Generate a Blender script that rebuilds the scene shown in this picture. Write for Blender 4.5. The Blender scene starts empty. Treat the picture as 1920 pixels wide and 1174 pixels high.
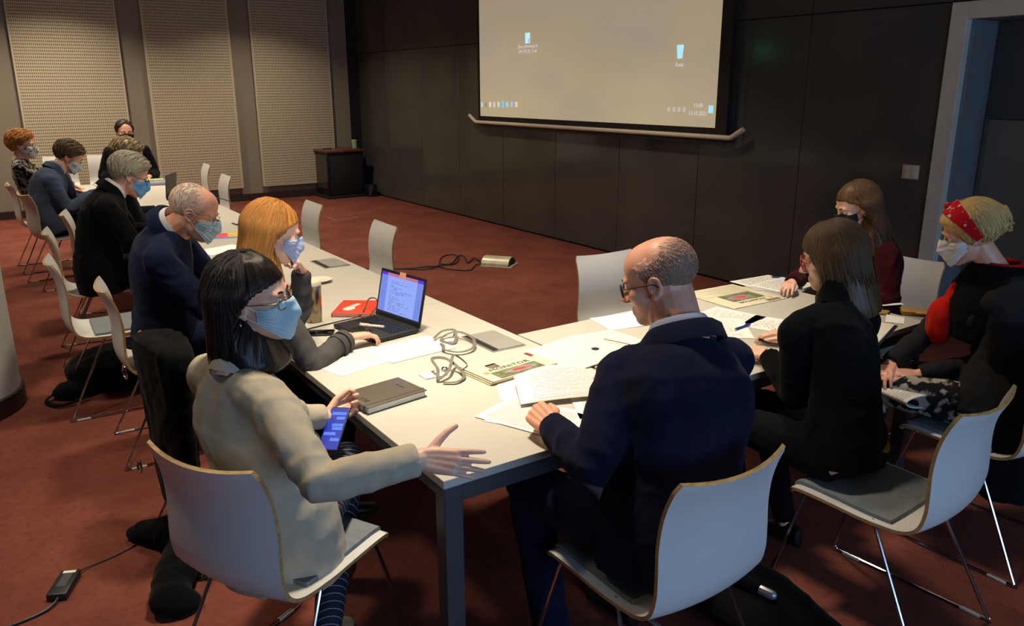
import bpy, bmesh, math, random
import numpy as np
from mathutils import Vector, Matrix, Euler
from mathutils.bvhtree import BVHTree
random.seed(7); RNG = np.random.default_rng(7)
PI = math.pi
SC = bpy.context.scene
COL = SC.collection

# ------------------------------------------------------------------ camera
cam_d = bpy.data.cameras.new('camera'); cam_d.sensor_width = 36; cam_d.lens = 28.125; cam_d.clip_start = 0.05
cam = bpy.data.objects.new('camera', cam_d); COL.objects.link(cam)
_r = Vector((.8305, -.5570, -.0036)); _f = Vector((.5356, .8000, -.2724)); _f.normalize()
_r = (_r - _f * _r.dot(_f)).normalized(); _u = _r.cross(_f)
cam.matrix_world = Matrix(((_r.x, _u.x, -_f.x, -.924), (_r.y, _u.y, -_f.y, -1.711), (_r.z, _u.z, -_f.z, 1.756), (0, 0, 0, 1)))
SC.camera = cam
# ------------------------------------------------------------------ world, lights, exposure
W = bpy.data.worlds.new('world'); SC.world = W; W.use_nodes = True
W.node_tree.nodes['Background'].inputs[0].default_value = (.75, .8, 1, 1)
W.node_tree.nodes['Background'].inputs[1].default_value = .012
SC.view_settings.view_transform = 'Standard'; SC.view_settings.look = 'None'
SC.view_settings.exposure = 0.0; SC.view_settings.gamma = 1; SC.view_settings.use_curve_mapping = False
WARM = (1.0, .85, .65); COOL = (.38, .62, 1.0)

def area(name, loc, rot, sx, sy, power, col, spread=PI):
    d = bpy.data.lights.new(name, 'AREA'); d.shape = 'RECTANGLE'; d.size = sx; d.size_y = sy
    d.energy = power; d.color = col; d.spread = spread
    o = bpy.data.objects.new(name, d); COL.objects.link(o); o.location = loc; o.rotation_euler = rot
    return o

CEIL = 3.45
LAMPS = [(.34, .72, 24, 74), (.45, 2.9, 21, 90), (.45, 5.2, 24, 95), (.5, 7.5, 26, 100), (.3, 10.0, 50, 125), (1.9, 1.05, 17, 76), (3.1, 4.0, 23, 100), (3.0, 6.8, 26, 120), (2.8, 9.8, 38, 125), (-1.4, 1.9, 19, 105), (-1.9, 7.8, 24, 120), (-1.6, 10.0, 38, 125)]
for x, y, p, sp in LAMPS:
    area('downlight_lamp', (x, y, CEIL - .06), (0, 0, 0), .3, .3, p, WARM, math.radians(sp))
area('daylight_through_window', (.9, -5.85, 1.75), (math.radians(90), 0, 0), 4.6, 1.7, 150, COOL, math.radians(170))

# ------------------------------------------------------------------ materials
def lin(c):
    return tuple(((v / 255 / 12.92) if v / 255 <= .04045 else ((v / 255 + .055) / 1.055) ** 2.4) for v in c)

class NT:
    def __init__(s, name):
        s.m = bpy.data.materials.new(name); s.m.use_nodes = True
        s.t = s.m.node_tree; s.b = s.t.nodes['Principled BSDF']
    def n(s, typ, **k):
        nd = s.t.nodes.new(typ)
        for a, v in k.items(): setattr(nd, a, v)
        return nd
    def l(s, a, b): s.t.links.new(a, b)
    def math(s, op, a, b=None, c=None):
        nd = s.n('ShaderNodeMath', operation=op)
        for i, v in enumerate((a, b, c)):
            if v is None: continue
            if isinstance(v, (int, float)): nd.inputs[i].default_value = v
            else: s.l(v, nd.inputs[i])
        return nd.outputs[0]
    def mix(s, fac, a, b):
        nd = s.n('ShaderNodeMix', data_type='RGBA')
        for i, v in ((0, fac), (6, a), (7, b)):
            if isinstance(v, tuple): nd.inputs[i].default_value = (*v, 1) if len(v) == 3 else v
            elif isinstance(v, (int, float)): nd.inputs[i].default_value = v
            else: s.l(v, nd.inputs[i])
        return nd.outputs[2]
    def coord(s, kind='Object', scale=(1, 1, 1)):
        tc = s.n('ShaderNodeTexCoord'); mp = s.n('ShaderNodeMapping'); mp.inputs['Scale'].default_value = scale
        s.l(tc.outputs[kind], mp.inputs['Vector']); return mp.outputs[0]
    def noise(s, vec, scale, detail=3, rough=.5):
        nd = s.n('ShaderNodeTexNoise'); nd.inputs['Scale'].default_value = scale; nd.inputs['Detail'].default_value = detail
        nd.inputs['Roughness'].default_value = rough; s.l(vec, nd.inputs['Vector']); return nd.outputs['Fac']
    def ramp(s, fac, a, b, lo=.35, hi=.65):
        nd = s.n('ShaderNodeMapRange'); nd.inputs[1].default_value = lo; nd.inputs[2].default_value = hi
        s.l(fac, nd.inputs[0]); return s.mix(nd.outputs[0], a, b)
    def bump(s, h, strength, dist):
        nd = s.n('ShaderNodeBump'); nd.inputs['Strength'].default_value = strength; nd.inputs['Distance'].default_value = dist
        s.l(h, nd.inputs['Height']); s.l(nd.outputs[0], s.b.inputs['Normal'])
    def col(s, c):
        if isinstance(c, tuple): s.b.inputs['Base Color'].default_value = (*c, 1)
        else: s.l(c, s.b.inputs['Base Color'])
    def rough(s, r): s.b.inputs['Roughness'].default_value = r

def pm(name, c, rough=.5, metal=0., var=.12, scale=8, bump=0., bscale=300, bdist=.001, stretch=(1, 1, 1), sheen=0., spec=None, coat=0.):
    t = NT(name); c = lin(c); v = t.coord('Object', stretch)
    t.col(t.ramp(t.noise(v, scale), tuple(x * (1 - var) for x in c), tuple(min(1, x * (1 + var)) for x in c)))
    t.rough(rough); t.b.inputs['Metallic'].default_value = metal
    if bump: t.bump(t.noise(v, bscale, 2), bump, bdist)
    if sheen: t.b.inputs['Sheen Weight'].default_value = sheen
    if spec is not None: t.b.inputs['Specular IOR Level'].default_value = spec
    if coat: t.b.inputs['Coat Weight'].default_value = coat
    return t.m

def emit(name, c, strength, base=(20, 20, 20)):
    t = NT(name); t.col(lin(base)); t.b.inputs['Emission Color'].default_value = (*lin(c), 1)
    t.b.inputs['Emission Strength'].default_value = strength; t.rough(.6); return t.m

def cloth(name, c, var=.12, stripe=None, weave=900, rough=.95, sheen=.03, mottled=None):
    t = NT(name); c = lin(c); v = t.coord('Object'); n1 = t.noise(v, 9, 4)
    base = t.ramp(n1, tuple(x * (1 - var) for x in c), tuple(min(1, x * (1 + var)) for x in c))
    if mottled:
        a, sc, lo, hi = mottled; base = t.mix(t.mapr(t.noise(v, sc, 2), lo, hi), base, lin(a)) if False else t.ramp2(base, t.noise(v, sc, 3), lin(a), lo, hi)
    t.col(base); t.rough(rough); t.b.inputs['Sheen Weight'].default_value = sheen
    t.b.inputs['Specular IOR Level'].default_value = .08
    t.bump(t.noise(v, weave, 1), .35, .0012)
    return t.m
def _ramp2(s, base, fac, c2, lo, hi):
    nd = s.n('ShaderNodeMapRange'); nd.inputs[1].default_value = lo; nd.inputs[2].default_value = hi
    s.l(fac, nd.inputs[0]); return s.mix(nd.outputs[0], base, c2)
NT.ramp2 = _ramp2

def skin(name, c):
    t = NT(name); c = lin(c); v = t.coord('Object')
    red = (min(1, c[0] * 1.02), c[1] * .80, c[2] * .74)
    t.col(t.ramp(t.noise(v, 22, 4), c, red, .38, .72)); t.rough(.48)
    t.b.inputs['Subsurface Weight'].default_value = .08; t.b.inputs['Subsurface Radius'].default_value = (.012, .005, .003)
    t.bump(t.noise(v, 420, 3), .12, .001); return t.m

def hairmat(name, c1, c2, rough=.5):
    t = NT(name); v = t.coord('UV', (90, 1.5, 1)); n = t.noise(v, 1.0, 4, .65)
    t.col(t.ramp(n, lin(c1), lin(c2), .36, .66)); t.rough(rough); t.b.inputs['Specular IOR Level'].default_value = .28
    t.bump(n, .5, .004); return t.m

M = {}
M['laminate'] = pm('white_laminate', (188, 184, 173), .42, var=.02, scale=3, bump=.05, bscale=500)
M['table_edge'] = pm('pale_edge_band', (196, 190, 176), .5, var=.03)
M['steel_dark'] = pm('dark_grey_steel', (74, 76, 80), .45, .35, var=.05, bump=.05)
M['shell'] = pm('white_chair_laminate', (206, 204, 200), .36, var=.02, scale=4)
M['ply'] = pm('birch_plywood_edge', (176, 140, 88), .55, var=.25, scale=30, stretch=(1, 1, 12))
M['pad'] = pm('grey_seat_fabric', (112, 118, 122), .9, var=.08, scale=40, bump=.3, bscale=700)
M['chrome'] = pm('chrome', (205, 205, 208), .12, 1.0, var=.02)
M['glide'] = pm('clear_plastic_glide', (190, 186, 180), .35, var=.02)
M['black_plastic'] = pm('black_plastic', (22, 22, 24), .42, var=.15, bump=.06, bscale=900)
M['black_matte'] = pm('black_matte', (14, 14, 15), .75, var=.2)
M['cable'] = pm('black_cable', (16, 14, 14), .5)
M['alu'] = pm('brushed_aluminium', (168, 168, 166), .38, .7, var=.06, scale=60, stretch=(1, 30, 1))
M['alu_pale'] = pm('pale_aluminium', (196, 194, 186), .35, .55, var=.04)
M['paper'] = pm('white_paper', (240, 239, 236), .8, var=.02)
M['paper_cream'] = pm('cream_paper', (226, 220, 200), .8, var=.04)
M['newsprint'] = pm('newsprint', (206, 198, 172), .9, var=.06, scale=30)
M['ink'] = pm('printing_ink', (52, 46, 42), .8)
M['white_plastic'] = pm('white_plastic', (214, 208, 194), .4, var=.03)
M['ivory'] = pm('ivory_switch_plastic', (205, 196, 168), .45, var=.04)
M['glass_lens'] = None
def _glass():
    t = NT('spectacle_lens'); t.col((1, 1, 1)); t.rough(.02); t.b.inputs['Transmission Weight'].default_value = 1; t.b.inputs['IOR'].default_value = 1.05
    return t.m
M['glass_lens'] = _glass()

# ------------------------------------------------------------------ mesh helpers
def V3(*a): return np.array(a, float)
def nrm(v):
    v = np.asarray(v, float); return v / (np.linalg.norm(v) + 1e-12)

class MB:
    """collects vertices and faces of one mesh object"""
    def __init__(s): s.v = []; s.f = []; s.m = []; s.uv = []; s.k = 0
    def add(s, v, f, mi=0, uv=None):
        v = np.asarray(v, float).reshape(-1, 3); s.v.append(v)
        s.f += [tuple(i + s.k for i in q) for q in f]; s.m += [mi] * len(f)
        s.uv.append(np.zeros((len(v), 2)) if uv is None else np.asarray(uv, float)); s.k += len(v); return s
    def box(s, a, b, mi=0, bev=0.):
        a, b = np.minimum(a, b), np.maximum(a, b)
        if bev <= 0:
            v = [(x, y, z) for x in (a[0], b[0]) for y in (a[1], b[1]) for z in (a[2], b[2])]
            return s.add(v, [(0, 1, 3, 2), (4, 6, 7, 5), (0, 4, 5, 1), (2, 3, 7, 6), (0, 2, 6, 4), (1, 5, 7, 3)], mi)
        bm = bmesh.new(); r = bmesh.ops.create_cube(bm, size=1)
        for q in bm.verts: q.co = Vector([(a[i] + b[i]) / 2 + q.co[i] * (b[i] - a[i]) for i in range(3)])
        bmesh.ops.bevel(bm, geom=bm.edges[:], offset=min(bev, .49 * min(b - a)), segments=2, affect='EDGES', profile=.5)
        bm.verts.index_update()
        s.add([tuple(q.co) for q in bm.verts], [tuple(q.index for q in f.verts) for f in bm.faces], mi); bm.free(); return s
    def loft(s, rings, closed=True, caps=True, mi=0):
        """rings: (k, n, 3) array"""
        R = np.asarray(rings, float); k, n = R.shape[:2]; f = []
        uv = np.stack(np.meshgrid(np.arange(k) / max(1, k - 1), np.arange(n) / n, indexing='ij'), -1)[..., ::-1].reshape(-1, 2)
        for i in range(k - 1):
            for j in range(n if closed else n - 1):
                j2 = (j + 1) % n; f.append((i * n + j, i * n + j2, (i + 1) * n + j2, (i + 1) * n + j))
        v = R.reshape(-1, 3)
        if caps and closed:
            f.append(tuple(range(n - 1, -1, -1))); f.append(tuple((k - 1) * n + j for j in range(n)))
        return s.add(v, f, mi, uv)
    def tube(s, pts, rad, n=8, mi=0, round_end=False, flat=1., up=None):
        P = np.asarray(pts, float); r = np.broadcast_to(np.asarray(rad, float), (len(P),)).copy()
        if round_end:
            d0 = nrm(P[0] - P[1]); d1 = nrm(P[-1] - P[-2]); a, b = r[0], r[-1]
            pre = [(P[0] + d0 * a * q, a * math.sqrt(max(0, 1 - q * q)) + 1e-4) for q in (.97, .8, .45)]
            post = [(P[-1] + d1 * b * q, b * math.sqrt(max(0, 1 - q * q)) + 1e-4) for q in (.45, .8, .97)]
            P = np.array([q[0] for q in pre] + list(P) + [q[0] for q in post]); r = np.array([q[1] for q in pre] + list(r) + [q[1] for q in post])
        T = np.gradient(P, axis=0); T /= np.linalg.norm(T, axis=1)[:, None] + 1e-12
        u = np.asarray(up, float) if up is not None else (V3(0, 0, 1) if abs(T[0][2]) < .9 else V3(1, 0, 0))
        rings = []; a = np.arange(n) * 2 * PI / n
        for i in range(len(P)):
            x = u - T[i] * (u @ T[i])
            if np.linalg.norm(x) < 1e-6: x = np.cross(T[i], V3(.3, .5, .8))
            x = nrm(x); y = np.cross(T[i], x); u = x if up is None else u
            rings.append(P[i] + r[i] * (np.cos(a)[:, None] * x * flat + np.sin(a)[:, None] * y))
        return s.loft(rings, mi=mi)
    def ball(s, c, r, mi=0, n=14, R=None):
        m = max(4, n // 2 + 1); r = np.broadcast_to(np.asarray(r, float), (3,)); th = np.linspace(.02, PI - .02, m); a = np.arange(n) * 2 * PI / n
        g = np.stack([np.sin(th)[:, None] * np.cos(a), np.sin(th)[:, None] * np.sin(a), np.broadcast_to(np.cos(th)[:, None], (m, n))], -1)[::-1] * r
        if R is not None: g = g @ np.asarray(R).T
        return s.loft(g + np.asarray(c, float), mi=mi)
    def lathe(s, prof, n=24, c=(0, 0, 0), mi=0):
        a = np.arange(n) * 2 * PI / n
        return s.loft([np.stack([c[0] + r * np.cos(a), c[1] + r * np.sin(a), np.full(n, c[2] + z)], -1) for r, z in prof], mi=mi)
    def sheet(s, P, mi=0, thick=0., nrm_=None):
        """grid (a,b,3) with uv; optional thickness downwards"""
        P = np.asarray(P, float); a, b = P.shape[:2]
        uv = np.stack(np.meshgrid(np.arange(a) / (a - 1), np.arange(b) / (b - 1), indexing='ij'), -1).reshape(-1, 2)
        f = [(i * b + j, (i + 1) * b + j, (i + 1) * b + j + 1, i * b + j + 1) for i in range(a - 1) for j in range(b - 1)]
        if not thick: return s.add(P.reshape(-1, 3), f, mi, uv)
        if nrm_ is None: nrm_ = np.cross(P[-1, 0] - P[0, 0], P[0, -1] - P[0, 0]); nrm_ = nrm(nrm_)
        Q = P - np.asarray(nrm_) * thick; o = a * b
        f2 = [tuple(o + i for i in q[::-1]) for q in f]
        rim = [i * b for i in range(a)] + [(a - 1) * b + j for j in range(1, b)] + [i * b + b - 1 for i in range(a - 2, -1, -1)] + [j for j in range(b - 2, 0, -1)]
        f3 = [(rim[i], o + rim[i], o + rim[(i + 1) % len(rim)], rim[(i + 1) % len(rim)]) for i in range(len(rim))]
        return s.add(np.concatenate([P.reshape(-1, 3), Q.reshape(-1, 3)]), f + f2 + [q[::-1] for q in f3], mi, np.concatenate([uv, uv]))
    def mesh(s, name):
        me = bpy.data.meshes.new(name); v = np.concatenate(s.v) if s.v else np.zeros((0, 3))
        me.from_pydata(v.tolist(), [], s.f)
        if s.m and max(s.m): me.polygons.foreach_set('material_index', s.m)
        ul = me.uv_layers.new(name='UVMap'); uv = np.concatenate(s.uv); li = np.zeros(len(me.loops), int); me.loops.foreach_get('vertex_index', li)
        ul.data.foreach_set('uv', uv[li].astype(np.float32).ravel()); return me
    def xf(s, Rm, t):
        s.v = [q @ np.asarray(Rm).T + np.asarray(t) for q in s.v]; return s

def obj(name, mb, mats, parent=None, smooth=True, loc=None, rz=None, sharp=None):
    me = mb.mesh(name) if isinstance(mb, MB) else mb
    bm = bmesh.new(); bm.from_mesh(me); bmesh.ops.recalc_face_normals(bm, faces=bm.faces); bm.to_mesh(me); bm.free()
    for m in (mats if isinstance(mats, (list, tuple)) else [mats]): me.materials.append(M[m] if isinstance(m, str) else m)
    o = bpy.data.objects.new(name, me); COL.objects.link(o)
    if parent is not None: o.parent = parent
    if loc is not None: o.location = loc
    if rz is not None: o.rotation_euler = (0, 0, rz)
    if smooth:
        me.polygons.foreach_set('use_smooth', [True] * len(me.polygons))
        if sharp != 0: me.set_sharp_from_angle(angle=math.radians(sharp or 35))
    return o

def tag(o, label=None, cat=None, group=None, kind=None):
    for k, v in (('label', label), ('category', cat), ('group', group), ('kind', kind)):
        if v: o[k] = v
    return o
def thing(name, label, cat, loc=(0, 0, 0), rz=0., group=None):
    o = bpy.data.objects.new(name, None); COL.objects.link(o); o.empty_display_size = .1
    o.location = loc; o.rotation_euler = (0, 0, rz); return tag(o, label, cat, group)
def struct(name, mb, mats, parent=None, smooth=False):
    o = obj(name, mb, mats, parent, smooth)
    if parent is None: o['kind'] = 'structure'
    return o
def dup(root, loc, rz, label):
    r = root.copy(); COL.objects.link(r); r.location = loc; r.rotation_euler = (0, 0, rz); r['label'] = label
    for ch in root.children:
        c = ch.copy(); COL.objects.link(c); c.parent = r
        for g in ch.children:
            d = g.copy(); COL.objects.link(d); d.parent = c
    return r
def text(s, size, mat, parent, loc, rot=(0, 0, 0), name='lettering', sx=1., align='CENTER', ext=.0002, space=1.):
    cu = bpy.data.curves.new(name, 'FONT'); cu.body = s; cu.size = size; cu.align_x = align; cu.align_y = 'CENTER'; cu.extrude = ext; cu.space_character = space; cu.resolution_u = 3
    t = bpy.data.objects.new(name, cu); COL.objects.link(t); bpy.context.view_layer.update()
    me = bpy.data.meshes.new_from_object(t.evaluated_get(bpy.context.evaluated_depsgraph_get()))
    bpy.data.objects.remove(t); o = bpy.data.objects.new(name, me); COL.objects.link(o); me.materials.clear(); me.materials.append(M[mat] if isinstance(mat, str) else mat)
    o.parent = parent; o.location = loc; o.rotation_euler = rot; o.scale = (sx, 1, 1); return o
def bez(P, n=24):
    """smooth curve through points"""
    P = np.asarray(P, float); P = np.concatenate([[2 * P[0] - P[1]], P, [2 * P[-1] - P[-2]]]); out = []
    for i in range(1, len(P) - 2):
        for t in np.linspace(0, 1, n, endpoint=False):
            a, b, c, d = P[i - 1:i + 3]
            out.append(.5 * (2 * b + (c - a) * t + (2 * a - 5 * b + 4 * c - d) * t * t + (3 * b - a - 3 * c + d) * t ** 3))
    out.append(P[-2]); return np.array(out)

# ================================================================== THE ROOM
XW, YB, XL, YF = 4.75, 11.4, -4.4, -6.0
def carpet():
    t = NT('red_brown_carpet'); v = t.coord('Object'); n1 = t.noise(v, 2.2, 5, .65); n2 = t.noise(v, 30, 4, .7)
    a = t.ramp(n1, lin((102, 54, 46)), lin((122, 69, 54)), .35, .65)
    t.col(t.ramp2(a, n2, lin((84, 48, 46)), .5, .78)); t.rough(.95); t.b.inputs['Specular IOR Level'].default_value = .1
    t.bump(t.noise(v, 260, 3), .7, .004); return t.m
M['carpet'] = carpet()
struct('floor', MB().box((XL, YF, -.1), (XW + .8, YB, 0)), 'carpet')
M['ceiling'] = pm('ceiling_paint', (120, 116, 108), .9, var=.03)
struct('ceiling', MB().box((XL, YF, CEIL), (XW + .8, YB, CEIL + .1)), 'ceiling')
M['wall'] = pm('grey_beige_wall_paint', (134, 124, 108), .85, var=.04, scale=2, bump=.08, bscale=160)
struct('wall_back', MB().box((XL, YB, 0), (XW + .8, YB + .12, CEIL)), 'wall')
struct('wall_left', MB().box((XL - .12, YF, 0), (XL, YB, CEIL)), 'wall')
wf = MB()   # wall behind the camera with a window opening
wf.box((XL, YF - .12, 0), (XW + .8, YF, .8)); wf.box((XL, YF - .12, 2.7), (XW + .8, YF, CEIL)); wf.box((XL, YF - .12, .8), (-1.5, YF, 2.7)); wf.box((3.3, YF - .12, .8), (XW + .8, YF, 2.7))
struct('wall_front', wf, 'wall')
win = struct('window_1', MB().box((-1.5, YF - .1, .8), (-1.42, YF - .02, 2.7)).box((3.22, YF - .1, .8), (3.3, YF - .02, 2.7)).box((-1.5, YF - .1, .8), (3.3, YF - .02, .88)).box((-1.5, YF - .1, 2.62), (3.3, YF - .02, 2.7)).box((.86, YF - .1, .88), (.94, YF - .02, 2.62)), 'steel_dark')
M['baseboard'] = pm('dark_brown_baseboard', (44, 30, 26), .5, var=.1)
struct('baseboard_back', MB().box((XL, YB - .02, 0), (XW, YB, .11), bev=.003), 'baseboard')
# dark gloss panelled wall on the right
def gloss():
    t = NT('black_gloss_glass'); v = t.coord('Object'); t.col(t.ramp(t.noise(v, 1.5), lin((70, 69, 65)), lin((78, 76, 71)))); t.rough(.12)
    t.b.inputs['Specular IOR Level'].default_value = .34; t.bump(t.noise(v, 3.0, 2), .02, .01); return t.m
M['gloss'] = gloss()
wr = MB().box((XW + .03, 1.40, 0), (XW + .12, YB, CEIL)).box((XW + .03, YF, 0), (XW + .12, .18, CEIL)).box((XW + .03, .18, 2.2), (XW + .12, 1.40, CEIL))
wr = struct('wall_right', wr, 'black_matte')
ys = [1.405 + 1.11 * i for i in range(10)]
for i in range(9):
    for z0, z1 in ((.02, 2.29), (2.298, CEIL)):
        obj('panel', MB().box((XW, ys[i] + .003, z0), (XW + .03, min(ys[i + 1], YB) - .003, z1), bev=.002), 'gloss', wr, smooth=False)
for a, b in ((-5.9, -3.9), (-3.9, -1.9), (-1.9, .06)):
    obj('panel', MB().box((XW, a + .003, .02), (XW + .03, b - .003, 2.29), bev=.002), 'gloss', wr, smooth=False)
for a, b in ((-5.9, -3.9), (-3.9, -1.9), (-1.9, .06), (.06, 1.405)):
    obj('panel', MB().box((XW, a + .003, 2.298), (XW + .03, b - .003, CEIL), bev=.002), 'gloss', wr, smooth=False)
obj('corner_panel', MB().box((4.57, YB - .03, 0), (XW, YB, CEIL)), 'black_matte', wr, smooth=False)
# door
M['door_frame'] = pm('grey_door_frame', (206, 200, 184), .5, var=.04)
M['door_leaf'] = pm('slate_door_leaf', (112, 110, 102), .5, var=.05, scale=4)
M['door_dark'] = pm('dark_door_glass', (66, 68, 70), .35, var=.05)
M['reveal'] = pm('blue_grey_reveal', (116, 118, 120), .55, var=.05)
d = MB().box((XW - .015, 1.29, 0), (XW + .05, 1.405, 2.29), bev=.004).box((XW - .015, .06, 2.18), (XW + .05, 1.29, 2.29), bev=.004).box((XW - .015, .06, 0), (XW + .05, .18, 2.18), bev=.004)
dr = struct('door_1', d, 'door_frame')
obj('reveal', MB().box((XW + .05, 1.29, 0), (XW + .42, 1.31, 2.2)).box((XW + .05, .16, 0), (XW + .42, .18, 2.2)).box((XW + .05, .16, 2.18), (XW + .42, 1.31, 2.2)), 'reveal', dr, smooth=False)
obj('bright_trim', MB().box((XW + .07, 1.276, .05), (XW + .085, 1.29, 2.12)), 'alu', dr, smooth=False)
obj('upper_panel', MB().box((XW + .40, .18, 1.52), (XW + .44, 1.29, 2.18), bev=.004), 'door_dark', dr, smooth=False)
lf = obj('leaf', MB().box((XW + .37, .18, 0), (XW + .42, 1.24, 1.52), bev=.004), 'door_leaf', dr, smooth=False)
# acoustic panels
def acoustic():
    t = NT('perforated_acoustic_board'); tc = t.n('ShaderNodeTexCoord'); sp = t.n('ShaderNodeSeparateXYZ'); t.l(tc.outputs['Object'], sp.inputs[0])
    fx = t.math('ABSOLUTE', t.math('SUBTRACT', t.math('FRACT', t.math('MULTIPLY', sp.outputs[0], 1 / .024)), .5))
    fz = t.math('ABSOLUTE', t.math('SUBTRACT', t.math('FRACT', t.math('MULTIPLY', sp.outputs[2], 1 / .042)), .5))
    ux = t.math('LESS_THAN', t.math('ABSOLUTE', t.math('SUBTRACT', sp.outputs[0], 0)), 10)
    h = t.math('MULTIPLY', t.math('LESS_THAN', fx, .24), t.math('LESS_THAN', fz, .27))
    t.col(t.mix(h, lin((188, 176, 150)), lin((96, 86, 70)))); t.rough(.85); t.bump(t.math('SUBTRACT', 1.0, h), .6, .006); return t.m
M['acoustic'] = acoustic(); M['acoustic_rim'] = pm('acoustic_board_rim', (186, 174, 148), .8, var=.03)
def acoustic_panel(name_label, x0, x1, wall='back', y=None):
    cx = (x0 + x1) / 2; hw = (x1 - x0) / 2
    t = thing('acoustic_panel', name_label, 'panel', (cx, YB, 0) if wall == 'back' else (XL, cx, 0), 0 if wall == 'back' else PI / 2, None)
    obj('rim', MB().box((-hw, -.07, .215), (hw, -.045, CEIL - .1), bev=.003), 'acoustic_rim', t, smooth=False)
    obj('perforated_face', MB().box((-hw + .03, -.073, .245), (hw - .03, -.07, CEIL - .13)), 'acoustic', t, smooth=False)
    obj('batten', MB().box((-hw + .06, -.045, .28), (-hw + .1, -.022, CEIL - .2)).box((hw - .1, -.045, .28), (hw - .06, -.022, CEIL - .2)), 'black_matte', t, smooth=False)
acoustic_panel('perforated cream acoustic board on the back wall, furthest left of the three', -.22, 1.12)
acoustic_panel('perforated cream acoustic board in the middle of the back wall, above the open far laptop', 1.44, 2.67)
acoustic_panel('perforated cream acoustic board on the back wall nearest the black lectern', 2.98, 4.24)
for i, y in enumerate((-1.2, .6, 2.4, 4.2, 6.0, 7.8)):
    acoustic_panel(['nearest', 'second nearest', 'third nearest', 'third farthest', 'second farthest', 'farthest'][i] + ' perforated cream board on the left wall, outside the frame', y - .65, y + .65, 'left')
# column
M['column'] = pm('pale_grey_column_paint', (196, 192, 180), .7, var=.04, scale=3, bump=.05)
colm = thing('round_column', 'pale grey round column with dark base ring at the left edge of the room', 'column', (-1.27, 3.55, 0)); colm['kind'] = 'structure'
obj('shaft', MB().lathe([(.405, .1), (.405, CEIL - .001)], 64), 'column', colm)
obj('base_ring', MB().lathe([(.40, 0), (.42, .004), (.42, .105), (.415, .11), (.40, .11)], 64), 'baseboard', colm)
# ceiling downlights
M['lamp_glow'] = emit('downlight_diffuser', (255, 226, 178), 6)
for i, (x, y, p, sp) in enumerate(LAMPS):
    t = thing('downlight', ('square ceiling downlight above the frame, lamp over ' + ['the nearest table', 'the second table', 'the third table', 'the fourth table', 'the back wall panels, middle', 'the cross table', 'the floor socket', 'the floor before the screen', 'the corner cabinet', 'the column and nearest chair', 'the far left chairs', 'the back wall panels, left'][i]), 'lamp', (x, y, CEIL), 0, 'ceiling downlights')
    obj('housing', MB().box((-.18, -.18, -.015), (.18, -.15, 0)).box((-.18, .15, -.015), (.18, .18, 0)).box((-.18, -.15, -.015), (-.15, .15, 0)).box((.15, -.15, -.015), (.18, .15, 0)), 'white_plastic', t, smooth=False)
    obj('diffuser', MB().box((-.15, -.15, -.004), (.15, .15, -.001)), 'lamp_glow', t, smooth=False)
# wall switch plate
t = thing('switch_plate', 'square ivory switch plate on the black wall beside the door frame', 'switch', (XW, 1.55, 1.15))
obj('plate', MB().box((-.012, -.062, -.05), (0, .062, .05), bev=.003), 'ivory', t)
for a in (-.028, .028):
    for b in (-.022, .022): obj('button', MB().box((-.016, a - .02, b - .017), (-.011, a + .02, b + .017), bev=.002), 'ivory', t)
# green exit sign on the left wall (its reflection shows in the black wall)
M['exit_green'] = emit('exit_sign_green', (60, 255, 190), 5)
t = thing('exit_sign', 'small green exit sign on the left wall, reflected in the black wall', 'sign', (XL, 10.47, 2.49))
obj('housing', MB().box((0, -.17, -.09), (.04, .17, .09), bev=.006), 'white_plastic', t); obj('lit_face', MB().box((.04, -.15, -.07), (.043, .15, .07)), 'exit_green', t, smooth=False)

# ------------------------------------------------------------------ projection screen
XS = 4.66
def screenmat():
    t = NT('projected_desktop'); t.col(lin((120, 112, 100))); t.rough(.9); v = t.coord('UV'); sp = t.n('ShaderNodeSeparateXYZ'); t.l(v, sp.inputs[0])
    base = t.mix(t.math('MULTIPLY', sp.outputs[1], 1.0), lin((176, 160, 126)), lin((158, 142, 122)))
    t.l(t.ramp2(base, t.noise(v, 3, 2), lin((160, 146, 130)), .4, .75), t.b.inputs['Emission Color']); t.b.inputs['Emission Strength'].default_value = .88; return t.m
M['screen'] = screenmat(); M['screen_border'] = pm('screen_black_border', (16, 14, 14), .7)
M['screen_bar'] = pm('cream_screen_bar', (214, 202, 176), .45, var=.03)
yR, yL, zB = 3.36, 7.34, 1.395
sc = thing('projection_screen', 'large wall projection screen showing a beige computer desktop', 'screen', (XS, (yR + yL) / 2, 0))
hy = (yL - yR) / 2
obj('fabric', MB().box((0, -hy - .13, zB - .14), (.006, hy + .06, CEIL - .1)), 'screen_border', sc, smooth=False)
g = np.array([[(-.002, a, b) for b in (zB, CEIL - .35)] for a in (hy, -hy)]); obj('projected_image', MB().sheet(g), 'screen', sc, smooth=False)
obj('bottom_bar', MB().tube([(0, hy + .28, zB + .0), (0, hy + .13, zB - .075), (0, hy + .11, zB - .08), (0, -hy - .17, zB - .08), (0, -hy - .19, zB - .075), (0, -hy - .32, zB + .0)], .022, 10), 'screen_bar', sc)
obj('tension_cord', MB().tube([(0, -hy - .2, zB - .06), (0, -hy - .2, CEIL - .1)], .006, 6), 'screen_border', sc)
obj('roller_case', MB().box((-.07, -hy - .3, CEIL - .12), (.08, hy + .3, CEIL - .005), bev=.01), 'white_plastic', sc)
def icon(nm, y, z, w, h, c, st=1.0):
    o = obj(nm, MB().box((-.005, y - w / 2, z - h / 2), (-.003, y + w / 2, z + h / 2)), emit('icon_glow', c, st), sc, smooth=False); return o
Y0 = (yR + yL) / 2
M['icon_text'] = emit('desktop_text', (226, 224, 226), .85)
RS = (PI / 2, 0, -PI / 2)
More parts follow.
